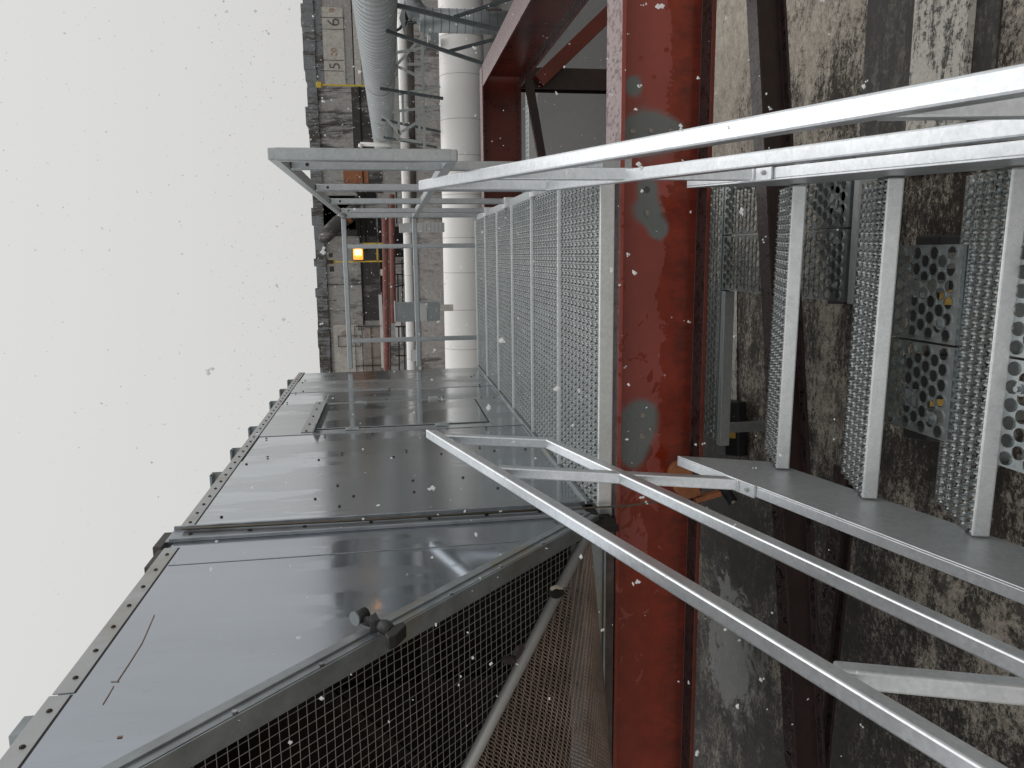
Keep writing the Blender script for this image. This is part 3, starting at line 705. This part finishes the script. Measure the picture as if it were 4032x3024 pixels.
# ------------------------------------------------------------------ lower weathered landing and steps (big-holed planks)
def big_sheet(w, d, nx, ny):
    mb = MB(); r = .0148; cw = w/nx; cdp = d/ny
    for i in range(nx):
        for j in range(ny):
            sh = cdp/2 if i % 2 else 0
            hole_cell(mb, (i+.5)*cw, (j+.5)*cdp, cw, cdp, r, 16, .006, r*.86, .0006)
    return mb
def old_plank(par, x0, x1, y0, y1, z, gx=None):
    w, d = x1-x0, y1-y0; m = MB(); r = .0145; c = .0385
    nx = max(1, round(w/c)); ny = max(1, round((d-.03)/.0335)); cw = w/nx; cdp = (d-.03)/ny
    for j in range(ny):
        n0 = nx if j % 2 == 0 else nx-1; sh = 0 if j % 2 == 0 else cw/2
        for i in range(n0): hole_cell(m, sh+(i+.5)*cw, .015+(j+.5)*cdp, cw, cdp, .0162, 16, .0042, .0152, .0002)
        if j % 2:
            for xx in (0, w-cw/2): m.add([(xx, .015+j*cdp, 0), (xx+cw/2, .015+j*cdp, 0), (xx+cw/2, .015+(j+1)*cdp, 0), (xx, .015+(j+1)*cdp, 0)], [(0, 1, 2, 3)])
    for yy in (0, d-.015): m.add([(0, yy, 0), (w, yy, 0), (w, yy+.015, 0), (0, yy+.015, 0)], [(0, 1, 2, 3)])
    o = m.build('plank', 'old_grate', par); o.location = L(par, (x0, y0, z))
    e = MB()
    e.box(0, .003, 0, d, -.045, .001); e.box(w-.003, w, 0, d, -.045, .001); e.box(0, w, -.003, -.0001, -.045, .001); e.box(0, w, d, d+.003, -.045, .001)
    eo = bm_fix(e.build('plank_rim', 'old_grate', o))
    for (bx, by) in ((.05, .05), (w-.06, d-.06)):
        b = MB(); b.tube([(bx, by, .001), (bx, by, .006)], .017, 16); b.tube([(bx, by, .006), (bx, by, .012)], .011, 16); b.tube([(bx, by, .012), (bx, by, .02)], .007, 6); b.build('bolt', 'old_grate', o)
    return o
la = thing('lower_landing', (-.05, 2.9, -.8), 'weathered lower landing of round-holed metal planks seen under the red beam', 'landing')
old_plank(la, -.165, .068, 2.32, 3.26, -.8); old_plank(la, .075, .31, 2.32, 3.26, -.8)
o = old_plank(la, -.86, .31, 3.275, 3.50, -.8)
m = MB(); m.add([L(la, q) for q in ((-.17, 2.27, -.8), (.32, 2.27, -.8), (.32, 2.27, -.86), (-.17, 2.27, -.86))], [(0, 1, 2, 3)])
m.bar(L(la, (-.17, 2.29, -.828)), L(la, (.32, 2.29, -.828)), .03, .05); m.bar(L(la, (-.875, 3.25, -.825)), L(la, (-.172, 3.25, -.825)), .04, .045); m.bar(L(la, (.33, 2.27, -.83)), L(la, (.33, 3.5, -.83)), .04, .05)
bm_fix(m.build('edge_channel', 'galv_plate', la, .002))
m = MB()
for x, y in ((-.80, 3.27), (.30, 2.33), (.30, 3.4), (-.12, 2.33)): m.bar(L(la, (x, y, -.85)), L(la, (x, y, -1.17)), .04, .04)
each(m, 'leg', 'old_grate', la)
def low_step(x0, x1, y0, y1, z, xm, label):
    s = thing('lower_step', (x0, y0, z), label, 'step', 'weathered round-holed steps under the staircase')
    old_plank(s, x0, xm-.003, y0, y1, z); old_plank(s, xm+.003, x1, y0, y1, z)
    m = MB(); m.bar(L(s, (x0, y0-.02, z-.03)), L(s, (x1, y0-.02, z-.03)), .03, .04); bm_fix(m.build('edge_channel', 'old_grate', s, .002))
    m = MB()
    for x in (x0+.04, x1-.04): m.bar(L(s, (x, (y0+y1)/2, z-.045)), L(s, (x, (y0+y1)/2, ZR+.08)), .04, .04)
    each(m, 'leg', 'old_grate', s); return s
low_step(-.475, .012, 1.68, 1.93, -.70, -.235, 'weathered round-holed metal step showing between the second and third stair treads')
low_step(-.48, .012, 1.24, 1.50, -.68, -.235, 'weathered round-holed metal step showing beyond the third stair tread at the bottom edge')

# rubber support feet
def foot(u, v, label, ln=.34, rot=0.):
    p = PZ(u, v, ZR); f = thing('support_block', (p.x, p.y, ZR), label, 'support block', 'black rubber support blocks on the roof')
    m = MB(); m.prism([(-ln/2, -.11, 0), (-ln/2, .11, 0), (-ln/2, .11, .05), (-ln/2, .06, .10), (-ln/2, -.06, .10), (-ln/2, -.11, .05)], (ln, 0, 0)); bm_fix(m.build('body', 'rubber', f, .006))
    m = MB(); m.prism([(-.05, -.103, .062), (.0, -.103, .062), (.0, -.072, .093), (-.05, -.072, .093)], (0, -.002, .002)); each(m, 'reflector', 'tag', f)
    m = MB(); m.box(-.03, .03, -.03, .03, .10, .115); bm_fix(m.build('channel', 'old_grate', f)); f.rotation_euler = (0, 0, rot); return f
foot(2905, 1680, 'black rubber support block with an amber tag under the left end of the lower landing', .30, .1)
foot(3385, 790, 'black rubber support block showing between the stair treads on the right', .36, 1.4)
foot(3385, 930, 'long black rubber support block behind the second stair tread', .55, .05)
foot(3740, 1135, 'black rubber support block under the perforated step between the second and third stair treads', .36, .0)
foot(3700, 1560, 'black rubber support block under the left end of the perforated step beside the stringer', .30, .1)
foot(3110, 1760+90, 'black rubber support block half hidden by the left stair stringer', .2, .2) if False else None
o = PZ(2880, 1970, ZR+.25); 
nz = thing('pipe_stub', PZ(2890, 1965, -.95), 'black pipe stub with a pale bolt behind the left stair stringer', 'pipe')
m = MB(); a_ = L(nz, PZ(2850, 1925, -.93)); b_ = L(nz, PZ(2885, 1975, -.95)); m.tube([a_, b_], .026, 14); bm_fix(m.build('stub', 'black', nz, smooth=True))
m = MB(); m.tube([b_, b_+(b_-a_).normalized()*.006], .011, 12); m.build('bolt', 'brush', nz)

# lower dark red beams
def low_beam(pts, z, bf, h, label, rotz=None):
    a, b = PZ(*pts[0], z), PZ(*pts[1], z); d = (b-a); a2, b2 = a-d*.25, b+d*.25
    r_ = thing('lower_beam', a, label, 'steel beam', 'dark red beams below the platform')
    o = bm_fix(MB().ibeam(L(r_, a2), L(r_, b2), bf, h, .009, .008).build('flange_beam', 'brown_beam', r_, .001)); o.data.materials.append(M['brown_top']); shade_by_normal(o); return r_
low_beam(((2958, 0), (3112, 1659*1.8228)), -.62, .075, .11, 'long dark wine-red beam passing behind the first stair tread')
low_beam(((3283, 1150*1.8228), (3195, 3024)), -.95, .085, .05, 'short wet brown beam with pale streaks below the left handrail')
# galvanised strip and slender brace beyond the far beam
r_ = thing('slender_brace', PY(2075, 290, 5.8), 'slender dark brace running down from the far right corner of the red frame', 'brace')
m = MB(); m.bar(L(r_, PY(2075, 285, 5.75)), L(r_, PY(2140, 660, 5.75)), .045, .06, (0, 1, 0)); bm_fix(m.build('bar', 'brown_beam', r_, .002))
gs = thing('grating_walkway', PY(2085, 250, 6.6), 'strip of galvanised grating walkway glimpsed beyond the far red beam', 'walkway')
za = PY(2085, 400, 6.6).z
sh_ = grip_sheet(-.9, .9, 0, .20, .04, .06); o = sh_.build('grating', 'grate', gs); o.location = L(gs, (PY(2085, 400, 6.6).x, 6.6, za))
m = MB(); m.box(-.9, .9, -.01, 0, -.07, .01); o = bm_fix(m.build('edge_channel', 'galv', gs)); o.location = L(gs, (PY(2085, 400, 6.6).x, 6.6, za))

# roof strips at the lower right (seams and pale flashing)
def strip(name, u0, u1, z, mat, x0=.27, x1=12):
    y1 = PZ(u0, 200, z).y; y0 = PZ(u1, 200, z).y; m = MB(); m.box(x0, x1, y0, y1, ZR-.02, z); tag(m.build(name, mat), kind='structure')
def flash(name, a, b, lo, hi):
    t = NT(name); f = t.math('ADD', t.math('MULTIPLY', t.noise(38, 10, .85, None, .5), .5), t.math('MULTIPLY', t.noise(9, 8, .8, t.map(t.pos, (.5, 2, 1)), .6), .5))
    k = t.ramp(f, (lo, 0.), (hi, 1.)); c = t.mix(k, a, b); c = t.mix(t.math('MULTIPLY', t.ramp(t.noise(60, 6, .8), (.4, 0.), (.7, 1.)), .3), c, (.03, .028, .025)); t.bump(f, .5, .01); return t.out(c, .6)
M['strip_dark'] = flash('roof_flashing_dark', (.028, .026, .023), (.16, .145, .12), .50, .60)
M['strip_pale'] = flash('roof_flashing_pale', (.06, .055, .05), (.62, .59, .53), .455, .50)
g = MB(); q = [PZ(u*1.8228, v*1.8228, ZR+.004) for u, v in ((1562, 615), (1592, 615), (1592, 880), (1562, 880))]; g.add(q, [(0, 1, 2, 3)]); tag(g.build('roof_patch', 'strip_pale'), kind='structure')
strip('roof_seam', 3405, 3588, ZR+.006, 'strip_dark'); strip('roof_flashing', 3588, 3800, ZR+.035, 'strip_pale'); strip('roof_gutter', 3800, 3925, ZR+.008, 'strip_dark')

# ------------------------------------------------------------------ background: far building
YW = 30.0
bd = thing('industrial_building', (0, YW, ZR), 'long stained concrete factory wall with painted numbers behind the pipes', 'building')
def wrect(mb, u0, u1, v0, v1, dy, th=.25):
    """rectangle on the wall seen between u0..u1 (down) and v0..v1 (leftwards), dy proud of it"""
    um, vm = (u0+u1)/2, (v0+v1)/2
    z1 = PY(u0, vm, YW-dy).z; z0 = PY(u1, vm, YW-dy).z; x1 = PY(um, v0, YW-dy).x; x0 = PY(um, v1, YW-dy).x
    a = L(bd, (x0, YW-dy, z0)); b = L(bd, (x1, YW-dy+th, z1)); return mb.box(a.x, b.x, a.y, b.y, a.z, b.z)
def wpart(name, mat, *rects, th=.22):
    m = MB()
    for r in rects: wrect(m, *r, th)
    return each(m, name, mat, bd)
ztop = PY(1225, 700, YW).z
m = MB(); m.box(-30, 45, 0, .5, 0, ztop-ZR-.35); m.build('wall', 'wall', bd)
random.seed(11); m = MB(); x = -30.0                         # uneven rusted coping
while x < 45:
    wd = random.uniform(.2, .9); m.box(x, x+wd-.005, -.12-random.uniform(0, .03), .55, ztop-ZR-.36-random.uniform(0, .04), ztop-ZR+random.uniform(-.07, .07)); x += wd
m.build('coping', 'cap', bd)
wpart('upper_band', 'cap', (1196, 1256, -600, 345, .05, ), (1262, 1310, 1265, 1700, .05), (1232, 1262, 345, 1265, .03))
wpart('pale_panel', 'wall_pale', (1260, 1355, -2600, -60, .04), (1260, 1355, 28, 336, .04), (1395, 1440, -700, 335, .04), (1322, 1420, 1278, 1700, .04))
wpart('ledge', 'wall_pale', (1360, 1386, -1500, 338, .10), (1412, 1500, 1300, 1700, .05))
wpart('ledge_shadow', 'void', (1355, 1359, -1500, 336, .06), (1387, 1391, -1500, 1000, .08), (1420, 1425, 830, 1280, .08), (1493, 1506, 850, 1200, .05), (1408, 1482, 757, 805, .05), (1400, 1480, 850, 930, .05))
wpart('sooty_band', 'wall_dark', (1240, 1420, 772, 905, .02), (1391, 1500, 345, 760, .03), (1424, 1492, 905, 1262, .03), (1275, 1400, 770, 930, .02))
wpart('orange_panel', 'orange_panel', (1352, 1450, 655, 722, .05))
wpart('brown_panel', 'brown_panel', (1440, 1500, 1290, 1600, .07))
wpart('white_patch', 'white_paint', (1496, 1509, 1160, 1450, .08), (1498, 1508, 1060, 1085, .09), (1557, 1580, 1265, 1330, .09))
wpart('dark_window', 'void', (1552, 1590, 892, 1012, .08))
# window frames
m = MB()
for r in ((1402, 1404, 1283, 1620), (1430, 1432, 1283, 1620), (1465, 1467, 1283, 1620), (1400, 1500, 1283, 1286), (1400, 1500, 1439, 1442), (1331, 1333, 1322, 1365), (1418, 1420, 1322, 1365), (1331, 1420, 1322, 1324), (1331, 1420, 1363, 1365)): wrect(m, *r, .14, .05)
each(m, 'window_frame', 'ladder', bd)
# joints
m = MB()
for r in ((1262, 1355, 68, 70), (1262, 1355, 114, 116), (1262, 1355, 236, 238), (1262, 1355, 278, 280), (1262, 1500, 490, 493), (1262, 1500, 1118, 1121), (1391, 1440, 168, 174)): wrect(m, *r, .05, .03)
each(m, 'panel_joint', 'wall_dark', bd)
def number(txt, u0, u1, v0, v1, mat):
    cu = bpy.data.curves.new('number', 'FONT'); cu.body = txt; cu.align_x = 'CENTER'; cu.align_y = 'CENTER'; cu.extrude = .004
    a = PY(u0, (v0+v1)/2, YW-.06); b = PY(u1, (v0+v1)/2, YW-.06); cu.size = (a.z-b.z)*1.42; cu.offset = -.016*cu.size
    tmp = bpy.data.objects.new('tmp', cu); sc.collection.objects.link(tmp); bpy.context.view_layer.update()
    me = bpy.data.meshes.new_from_object(tmp.evaluated_get(bpy.context.evaluated_depsgraph_get())); bpy.data.objects.remove(tmp)
    o = bpy.data.objects.new('painted_number', me); sc.collection.objects.link(o); me.materials.clear(); me.materials.append(M[mat])
    o.parent = bd; o.location = L(bd, (a+b)/2); o.rotation_euler = (math.radians(90), 0, 0)
number('6', 1290, 1338, 72, 102, 'ink'); number('5', 1298, 1340, 242, 277, 'ink'); number('20', 1303, 1326, 190, 220, 'ink_o'); number('9', 1296, 1322, 25, 55, 'ink_o')
number('20', 1345, 1363, 1300, 1330, 'ink_o')
# parapet in front of the wall
pp = thing('parapet_wall', (0, 22, ZR), 'pale streaked low parapet wall behind the big white pipe', 'wall')
zp = PY(1643, 900, 22).z
m = MB(); m.box(-22, 32, 0, .3, 0, zp-ZR); m.build('wall', 'parapet', pp)
m = MB(); m.box(-22, 32, -.03, .33, zp-ZR+.001, zp-ZR+.06); m.build('coping', 'zinc_light', pp)
# ------------------------------------------------------------------ pipes
def pipe(name, label, mat, u0, v0, u1, v1, Y, r, x0=-14, x1=16, seam=1.3, rings=True, k=32, group=None, dark=None):
    a = PY(u0, v0, Y); b = PY(u1, v1, Y); d = (b-a)/(b.x-a.x); A = a+d*(x0-a.x); B = a+d*(x1-a.x)
    t = thing(name, (A+B)/2, label, 'pipe', group)
    bm_fix(MB().tube([L(t, A), L(t, B)], r, k).build('jacket', mat, t, smooth=True))
    if rings:
        n = int((x1-x0)/seam); m = MB()
        for i in range(n):
            c = A+(B-A)*((i+.5+random.uniform(-.06, .06))/n); q = (B-A).normalized()*.005; m.tube([L(t, c)-q, L(t, c)+q], r+.002, k, False)
        each(m, 'seam', 'strut_dark' if not dark else dark, t)
    return t
M['seam'] = plain('jacket_seam', (.52, .50, .47), .6)
pipe('insulated_pipe', 'fat white insulated pipe with banded jacket, lowest and largest of the pipes', 'white_pipe', 1813, 0, 1836, 1450, 14, .385, seam=.66, k=48, dark='seam')
pipe('insulated_pipe', 'thin white insulated pipe running above the fat one', 'white_pipe', 1578, 0, 1620, 1440, 19, .105, -18, 22, 1.0, dark='seam')
pipe('dark_under_pipe', 'dark pipe just under the thin white pipe on the right', 'dark_pipe', 1608, 0, 1617, 500, 19.3, .11, -2.2, 22, rings=False)  # dark band below the thin white pipe, built as a second pipe
pipe('rusty_pipe', 'upper red oxide pipe running along the factory wall', 'rust_pipe', 1515, 600, 1524, 1450, 27, .12, -22, 1.6, rings=False)
pipe('rusty_pipe', 'lower red oxide pipe ending at the grey cabinet', 'rust_pipe', 1540, 600, 1549, 1270, 26.5, .095, PY(1549, 1272, 26.5).x, 2.0, rings=False)
pipe('rusty_pipe', 'slim dark red pipe between the two red oxide pipes', 'rust', 1528, 600, 1537, 1450, 26.8, .03, -20, 1.8, rings=False)
# pipe saddles for the big pipe
for i, x in enumerate((-9, -5.5, -1.6, 2.4, 6.2)):
    s_ = thing('pipe_saddle', (x, 14, ZR), 'steel saddle stand under the fat white pipe, hidden behind platform and frame', 'pipe stand', 'saddle stands under the fat white pipe')
    m = MB(); m.box(-.04, .04, -.3, .3, 0, .08); m.box(-.03, .03, -.04, .04, .08, .38); m.box(-.05, .05, -.25, .25, .38, .42); bm_fix(m.build('stand', 'zinc', s_))
# corrugated pipe receding leftwards
cA, cB = PY(1476, 0, 9.2), PY(1511, 585, 22.5); dv = cB-cA; cA0 = cA-dv*.18
cg = thing('corrugated_duct', cA, 'ribbed round metal duct tapering into the distance above the white pipes', 'duct')
pts, rr = [], []; n = 96; rd = random.Random(2)
for i in range(n+1):
    f = i/n
    if f > .90: pts.append(L(cg, cA0+(cB-cA0)*f)); rr.append(.249); continue
    for df, r_ in ((.0, .252), (.62, .249), (.66, .222), (.94, .222)): pts.append(L(cg, cA0+(cB-cA0)*(f+df/n))); rr.append(r_)
bm_fix(MB().tube(pts, rr, 32).build('ribbed_shell', 'corr', cg))
m = MB()
for f in (.42, .62, .78, .93): c = L(cg, cA0+(cB-cA0)*f); q = dv.normalized()*.03; m.tube([c-q, c+q], .266, 32, False)
each(m, 'joint_band', 'zinc_light', cg)
# supports
tr = thing('pipe_truss', PY(1670, 300, 13), 'light steel lattice truss carrying the ribbed duct over the pipes', 'truss')
def strut(par, a, b, Y, w, mat, name='strut', Y2=None):
    A, B = PY(*a, Y), PY(*b, Y2 or Y); return bm_fix(MB().bar(L(par, A), L(par, B), w, w, (0, 1, 0)).build(name, mat, par))
strut(tr, (1658, -120), (1673, 640), 13, .045, 'strut_light', 'chord'); strut(tr, (1556, -60), (1563, 300), 13.05, .03, 'strut_light', 'chord')
for a, b in (((1684, 119), (1559, 259)), ((1559, 259), (1668, 310)), ((1559, 207), (1676, 187)), ((1604, 253), (1676, 253)), ((1668, 467), (1581, 519)), ((1585, 370), (1589, 490)), ((1547, 440), (1733, 418)), ((1648, 425), (1733, 468)), ((1502, 446), (1580, 530)), ((1560, 372), (1733, 342)), ((1650, 420), (1652, 520)), ((1570, 440), (1572, 560)), ((1560, 545), (1660, 560)), ((1520, 560), (1640, 640))):
    strut(tr, a, b, 13.02, .038, 'strut_light')
for i, (a, b, Y, wd, lb) in enumerate((((1440, -8), (2010, 129), 9.2, .045, 'top right dark angle strut, sloping across the ribbed duct and grey elbow'), ((1521, 122), (1960, 270), 9.6, .04, 'dark angle strut from the ribbed duct down to the corner of the red frame'), ((1496, 348), (1745, 388), 12.5, .042, 'dark angle strut crossing the lattice left of the corner strut'), ((1502, 471), (1745, 521), 14, .04, 'dark angle strut nearest the guard rail corner'), ((1510, 540), (1720, 580), 16, .04, 'farthest dark angle strut beside the near rail loop'))):
    s_ = thing('angle_strut', PY(*a, Y), lb, 'strut', 'dark angle struts under the ribbed duct'); strut(s_, a, b, Y, wd, 'strut_dark')
    if i == 0: strut(s_, (1787, 68), (2040, -16), Y+.05, .035, 'strut_dark', 'side_strut')
    if i == 1: strut(s_, (1768, 202), (2000, 141), Y+.05, .035, 'strut_dark', 'side_strut')
# grey elbow duct
ge = thing('elbow_duct', PY(1900, 80, 11), 'grey segmented riser duct with an elbow, standing in front of the fat white pipe', 'duct')
a, b = PY(1652, 78, 11), PY(2090, 86, 11); r = .152
bm_fix(MB().tube([L(ge, (a.x, a.y, a.z)), L(ge, (a.x, a.y, b.z))], r, 28).build('riser', 'zinc', ge, smooth=True))
m = MB(); nseg = 14
for i in range(nseg): c = L(ge, (a.x, a.y, a.z+(b.z-a.z)*(i+.6)/nseg)); m.tube([c, c+Vector((0, 0, .006))], r+.004, 28, False)
each(m, 'seam', 'strut_dark', ge)
m = MB(); c = PY(1690, 70, 11.05); pts = [L(ge, c)+Vector((.30*(1-math.cos(t)), 0, .25*math.sin(t))) for t in [i*math.pi/2/6 for i in range(7)]]+[L(ge, c)+Vector((1.6, 0, .25))]
m.tube(pts, .13, 24); m.build('elbow', 'zinc', ge, smooth=True)
m = MB(); q0, q1 = PY(1912, 38, 10.8), PY(1975, 38, 10.8); m.bar(L(ge, q0), L(ge, q1), .02, .03); m.build('handle', 'rust', ge)
vv = thing('valve_plate', PY(1590, 90, 10.5), 'dark diamond shaped damper plate beside the grey elbow duct', 'damper')
m = MB(); m.prism([L(vv, PY(u, v, 10.5)) for u, v in ((1594, 0), (1572, 70), (1596, 145), (1610, 70))], (0, .02, 0)); bm_fix(m.build('plate', 'zinc', vv)); m = MB(); m.prism([L(vv, PY(u, v, 10.45)) for u, v in ((1595, 40), (1608, 72), (1596, 105))], (0, .02, 0)); m.build('shade', 'void', vv)
m = MB(); m.tube([L(vv, PY(u, v, 10.6)) for u, v in ((1560, 121), (1575, 112), (1584, 98), (1600, 96), (1640, 88))], .018, 8); m.build('arm', 'strut_dark', vv)
# cabinet, small duct, vent pipe
cbn = thing('cabinet', PY(1730, 1230, 13), 'grey steel cabinet with a pale panel, standing against the white pipes', 'cabinet')
def cb_box(par, u0, u1, v0, v1, Y, dep, mat, name, off=0.):
    um, vm = (u0+u1)/2, (v0+v1)/2; z1, z0 = PY(u0, vm, Y).z, PY(u1, vm, Y).z; x1, x0 = PY(um, v0, Y).x, PY(um, v1, Y).x
    m = MB(); a = L(par, (x0, Y-off, z0)); b = L(par, (x1, Y+dep, z1)); m.box(a.x, b.x, a.y, b.y, a.z, b.z); return bm_fix(m.build(name, mat, par, .003))
cb_box(cbn, 1557, 1732, 1192, 1266, 13, .3, 'zinc', 'body'); cb_box(cbn, 1655, 1681, 1194, 1264, 13, .01, 'zinc_light', 'panel', .008); cb_box(cbn, 1553, 1558, 1188, 1270, 13, .32, 'zinc_light', 'lid', .02); cb_box(cbn, 1732, 1785, 1200, 1225, 13, .1, 'wall_pale', 'stand')
sd_ = thing('branch_duct', PY(1748, 895, 13.2), 'pale grey branch duct dropping from the thin pipe to the fat white pipe', 'duct')
cb_box(sd_, 1592, 1750, 877, 914, 13.2, .16, 'zinc_light', 'body'); cb_box(sd_, 1572, 1592, 880, 916, 13.2, .16, 'zinc_light', 'top_bend')
m = MB()
for i in range(6):
    u = 1665+i*15; a = PY(u, 877, 13.19); b = PY(u, 914, 13.19); m.bar(L(sd_, a), L(sd_, b), .004, .004)
each(m, 'seam', 'zinc', sd_)
vp = thing('vent_pipe', PY(1480, 567, 17), 'short white vent pipe beside the near rail loop', 'pipe')
m = MB(); m.tube([L(vp, PY(1418, 567, 17)), L(vp, PY(1570, 573, 17))], .04, 12); m.tube([L(vp, PY(1420, 567, 16.95)), L(vp, PY(1418, 580, 16.95))], .045, 12); m.build('tube', 'white_pipe', vp, smooth=True)
bx_ = thing('electrical_box', PY(1690, 80+170, 13.4), 'pale blue grey box on the roof behind the lattice truss', 'box'); cb_box(bx_, 1685, 1728, 128, 170, 13.6, .3, 'zinc', 'body'); cb_box(bx_, 1688, 1696, 140, 160, 13.6, .01, 'white_paint', 'window', .01)
bx2 = thing('access_hatch', PY(1655, 1390, 12.8), 'pale green square hatch strapped to the thin white pipe', 'hatch'); cb_box(bx2, 1617, 1640, 1378, 1422, 18.7, .03, 'zinc_light', 'cover')
# elbow on the wall
we = thing('wall_elbow', PY(1320, 900, 29), 'sooty curved duct elbow on the upper factory wall', 'duct')
P_ = [PY(u, v, 29.2) for u, v in ((1420, 822), (1385, 838), (1330, 880), (1285, 925), (1268, 955))]
m = MB(); m.tube([L(we, p) for p in P_], [.26, .27, .27, .26, .16], 20); m.build('elbow', 'wall_dark', we, smooth=True)
m = MB(); m.tube([L(we, PY(1372, 845, 29.15)), L(we, PY(1360, 853, 29.15))], .30, 20, False); m.build('rust_band', 'orange', we)
# black railing frame left of the cabinet
rl_ = thing('black_railing', PY(1590, 1300, 24), 'thin black railing frame behind the thin white pipe', 'railing')
m = MB()
for a, b in (((1570, 1285), (1573, 1500)), ((1590, 1285), (1596, 1500)), ((1556, 1286), (1600, 1286)), ((1556, 1400), (1600, 1400)), ((1566, 1080), (1568, 1190)), ((1583, 1020), (1586, 1190)), ((1556, 1080), (1600, 1082)), ((1555, 1130), (1598, 1120)), ((1553, 1040), (1600, 1036)), ((1545, 750), (1590, 752)), ((1560, 740), (1562, 880))):
    m.bar(L(rl_, PY(*a, 24)), L(rl_, PY(*b, 24)), .045, .045)
m.build('frame', 'ladder', rl_)
# yellow lamp poles
def pole(v, ut, ub, lit, label, x=None):
    top = PY(ut, v, 28); bot = PY(ub, v, 28)
    if x is not None: top = Vector((x, top.y, top.z)); bot = Vector((x, bot.y, bot.z))
    t = thing('lamp_pole', (top.x, 28, bot.z), label, 'lamp pole', 'yellow lamp poles on the factory wall')
    h = top.z-bot.z; m = MB(); m.bar((0, 0, 0), (0, 0, h), .05, .05)
    if lit: m.bar((.62, 0, 0), (.62, 0, h*.46), .05, .05); m.bar((0, 0, h*.20), (.62, 0, h*.20), .05, .05)
    m.build('post', 'yellow', t)
    m = MB(); m.box(-.09, .09, -.08, .08, h-.04, h+.14); bm_fix(m.build('head', 'yellow', t, .02))
    if lit:
        m = MB(); m.tube([(0, -.03, h-.02), (0, -.03, h+.2)], .09, 10); m.box(-.34, -.16, -.1, .1, h-.02, h+.12); m.box(.16, .30, -.1, .1, h, h+.12); m.build('horn', 'ladder', t)
        hz = top.z-PY(1412, v, 28).z; z = h-hz
        m = MB(); m.box(.02, .62, -.10, .14, z-.20, z+.20); fx = bm_fix(m.build('flood_lamp', 'rust', t, .03))
        m = MB(); m.box(.06, .58, -.16, -.101, z-.17, z+.17); bm_fix(m.build('lamp_glass', 'lamp', fx, .03))
        m = MB(); m.tube([(.32, -.161, z-.11), (.32, -.175, z+.11)], .10, 12); m.build('bulb', 'bulb', fx)
    return t
pole(334, 1262, 1450, False, 'plain yellow pole on the wall between the numbered panel and the ribbed duct')
pole(1031, 1311, 1530, True, 'yellow pole with a glowing orange flood lamp seen through the far guard rail')
pole(300, 1311, 1530, True, 'yellow lamp pole seen only as an orange reflection in the hood panel', x=11.05)

# ------------------------------------------------------------------ falling snow
random.seed(21); m = MB()
def flake(c, r):
    for _ in range(random.choice((1, 2, 2, 3))):
        o = Vector((random.gauss(0, r*.5), random.gauss(0, r*.5), random.gauss(0, r*.6))); ps = []
        for d in ((1, 0, 0), (-1, 0, 0), (0, 1, 0), (0, -1, 0), (0, 0, 1), (0, 0, -1)):
            ps.append(c+o+Vector(d)*r*random.uniform(.5, 1.25)+Vector((random.gauss(0, r*.2), random.gauss(0, r*.2), random.gauss(0, r*.2))))
        m.add(ps, [(0, 2, 4), (2, 1, 4), (1, 3, 4), (3, 0, 4), (2, 0, 5), (1, 2, 5), (3, 1, 5), (0, 3, 5)])
for i in range(6000):
    y = random.uniform(.7, 17); x = random.uniform(-.75*y-.6, .55*y+.6); z = random.uniform(-.45*y, .5*y)+.4
    if z < ZR+.05 or (x < DX and y < 6): continue
    flake(Vector((x, y, z)), random.choice((.0012, .0016, .0022, .0030, .0042))*(.8 if y < 3 else 1.15))
for i in range(3800):
    y = random.uniform(7, 21); x = random.uniform(-.42*y, .45*y); z = random.uniform(-.06*y, .22*y)+.5
    if z > ZR+.1: flake(Vector((x, y, z)), random.choice((.003, .004, .0055)))
for i in range(70):
    y = random.uniform(1.1, 3.2); x = random.uniform(-.75*y, .42*y); z = random.uniform(-.42*y, .42*y)+.5
    if z > ZR+.1 and not (x < DX+.03): flake(Vector((x, y, z)), random.uniform(.0022, .0040))
tag(m.build('falling_snow', 'snow'), 'white snowflakes drifting through the air in front of everything', 'snow', kind='stuff')
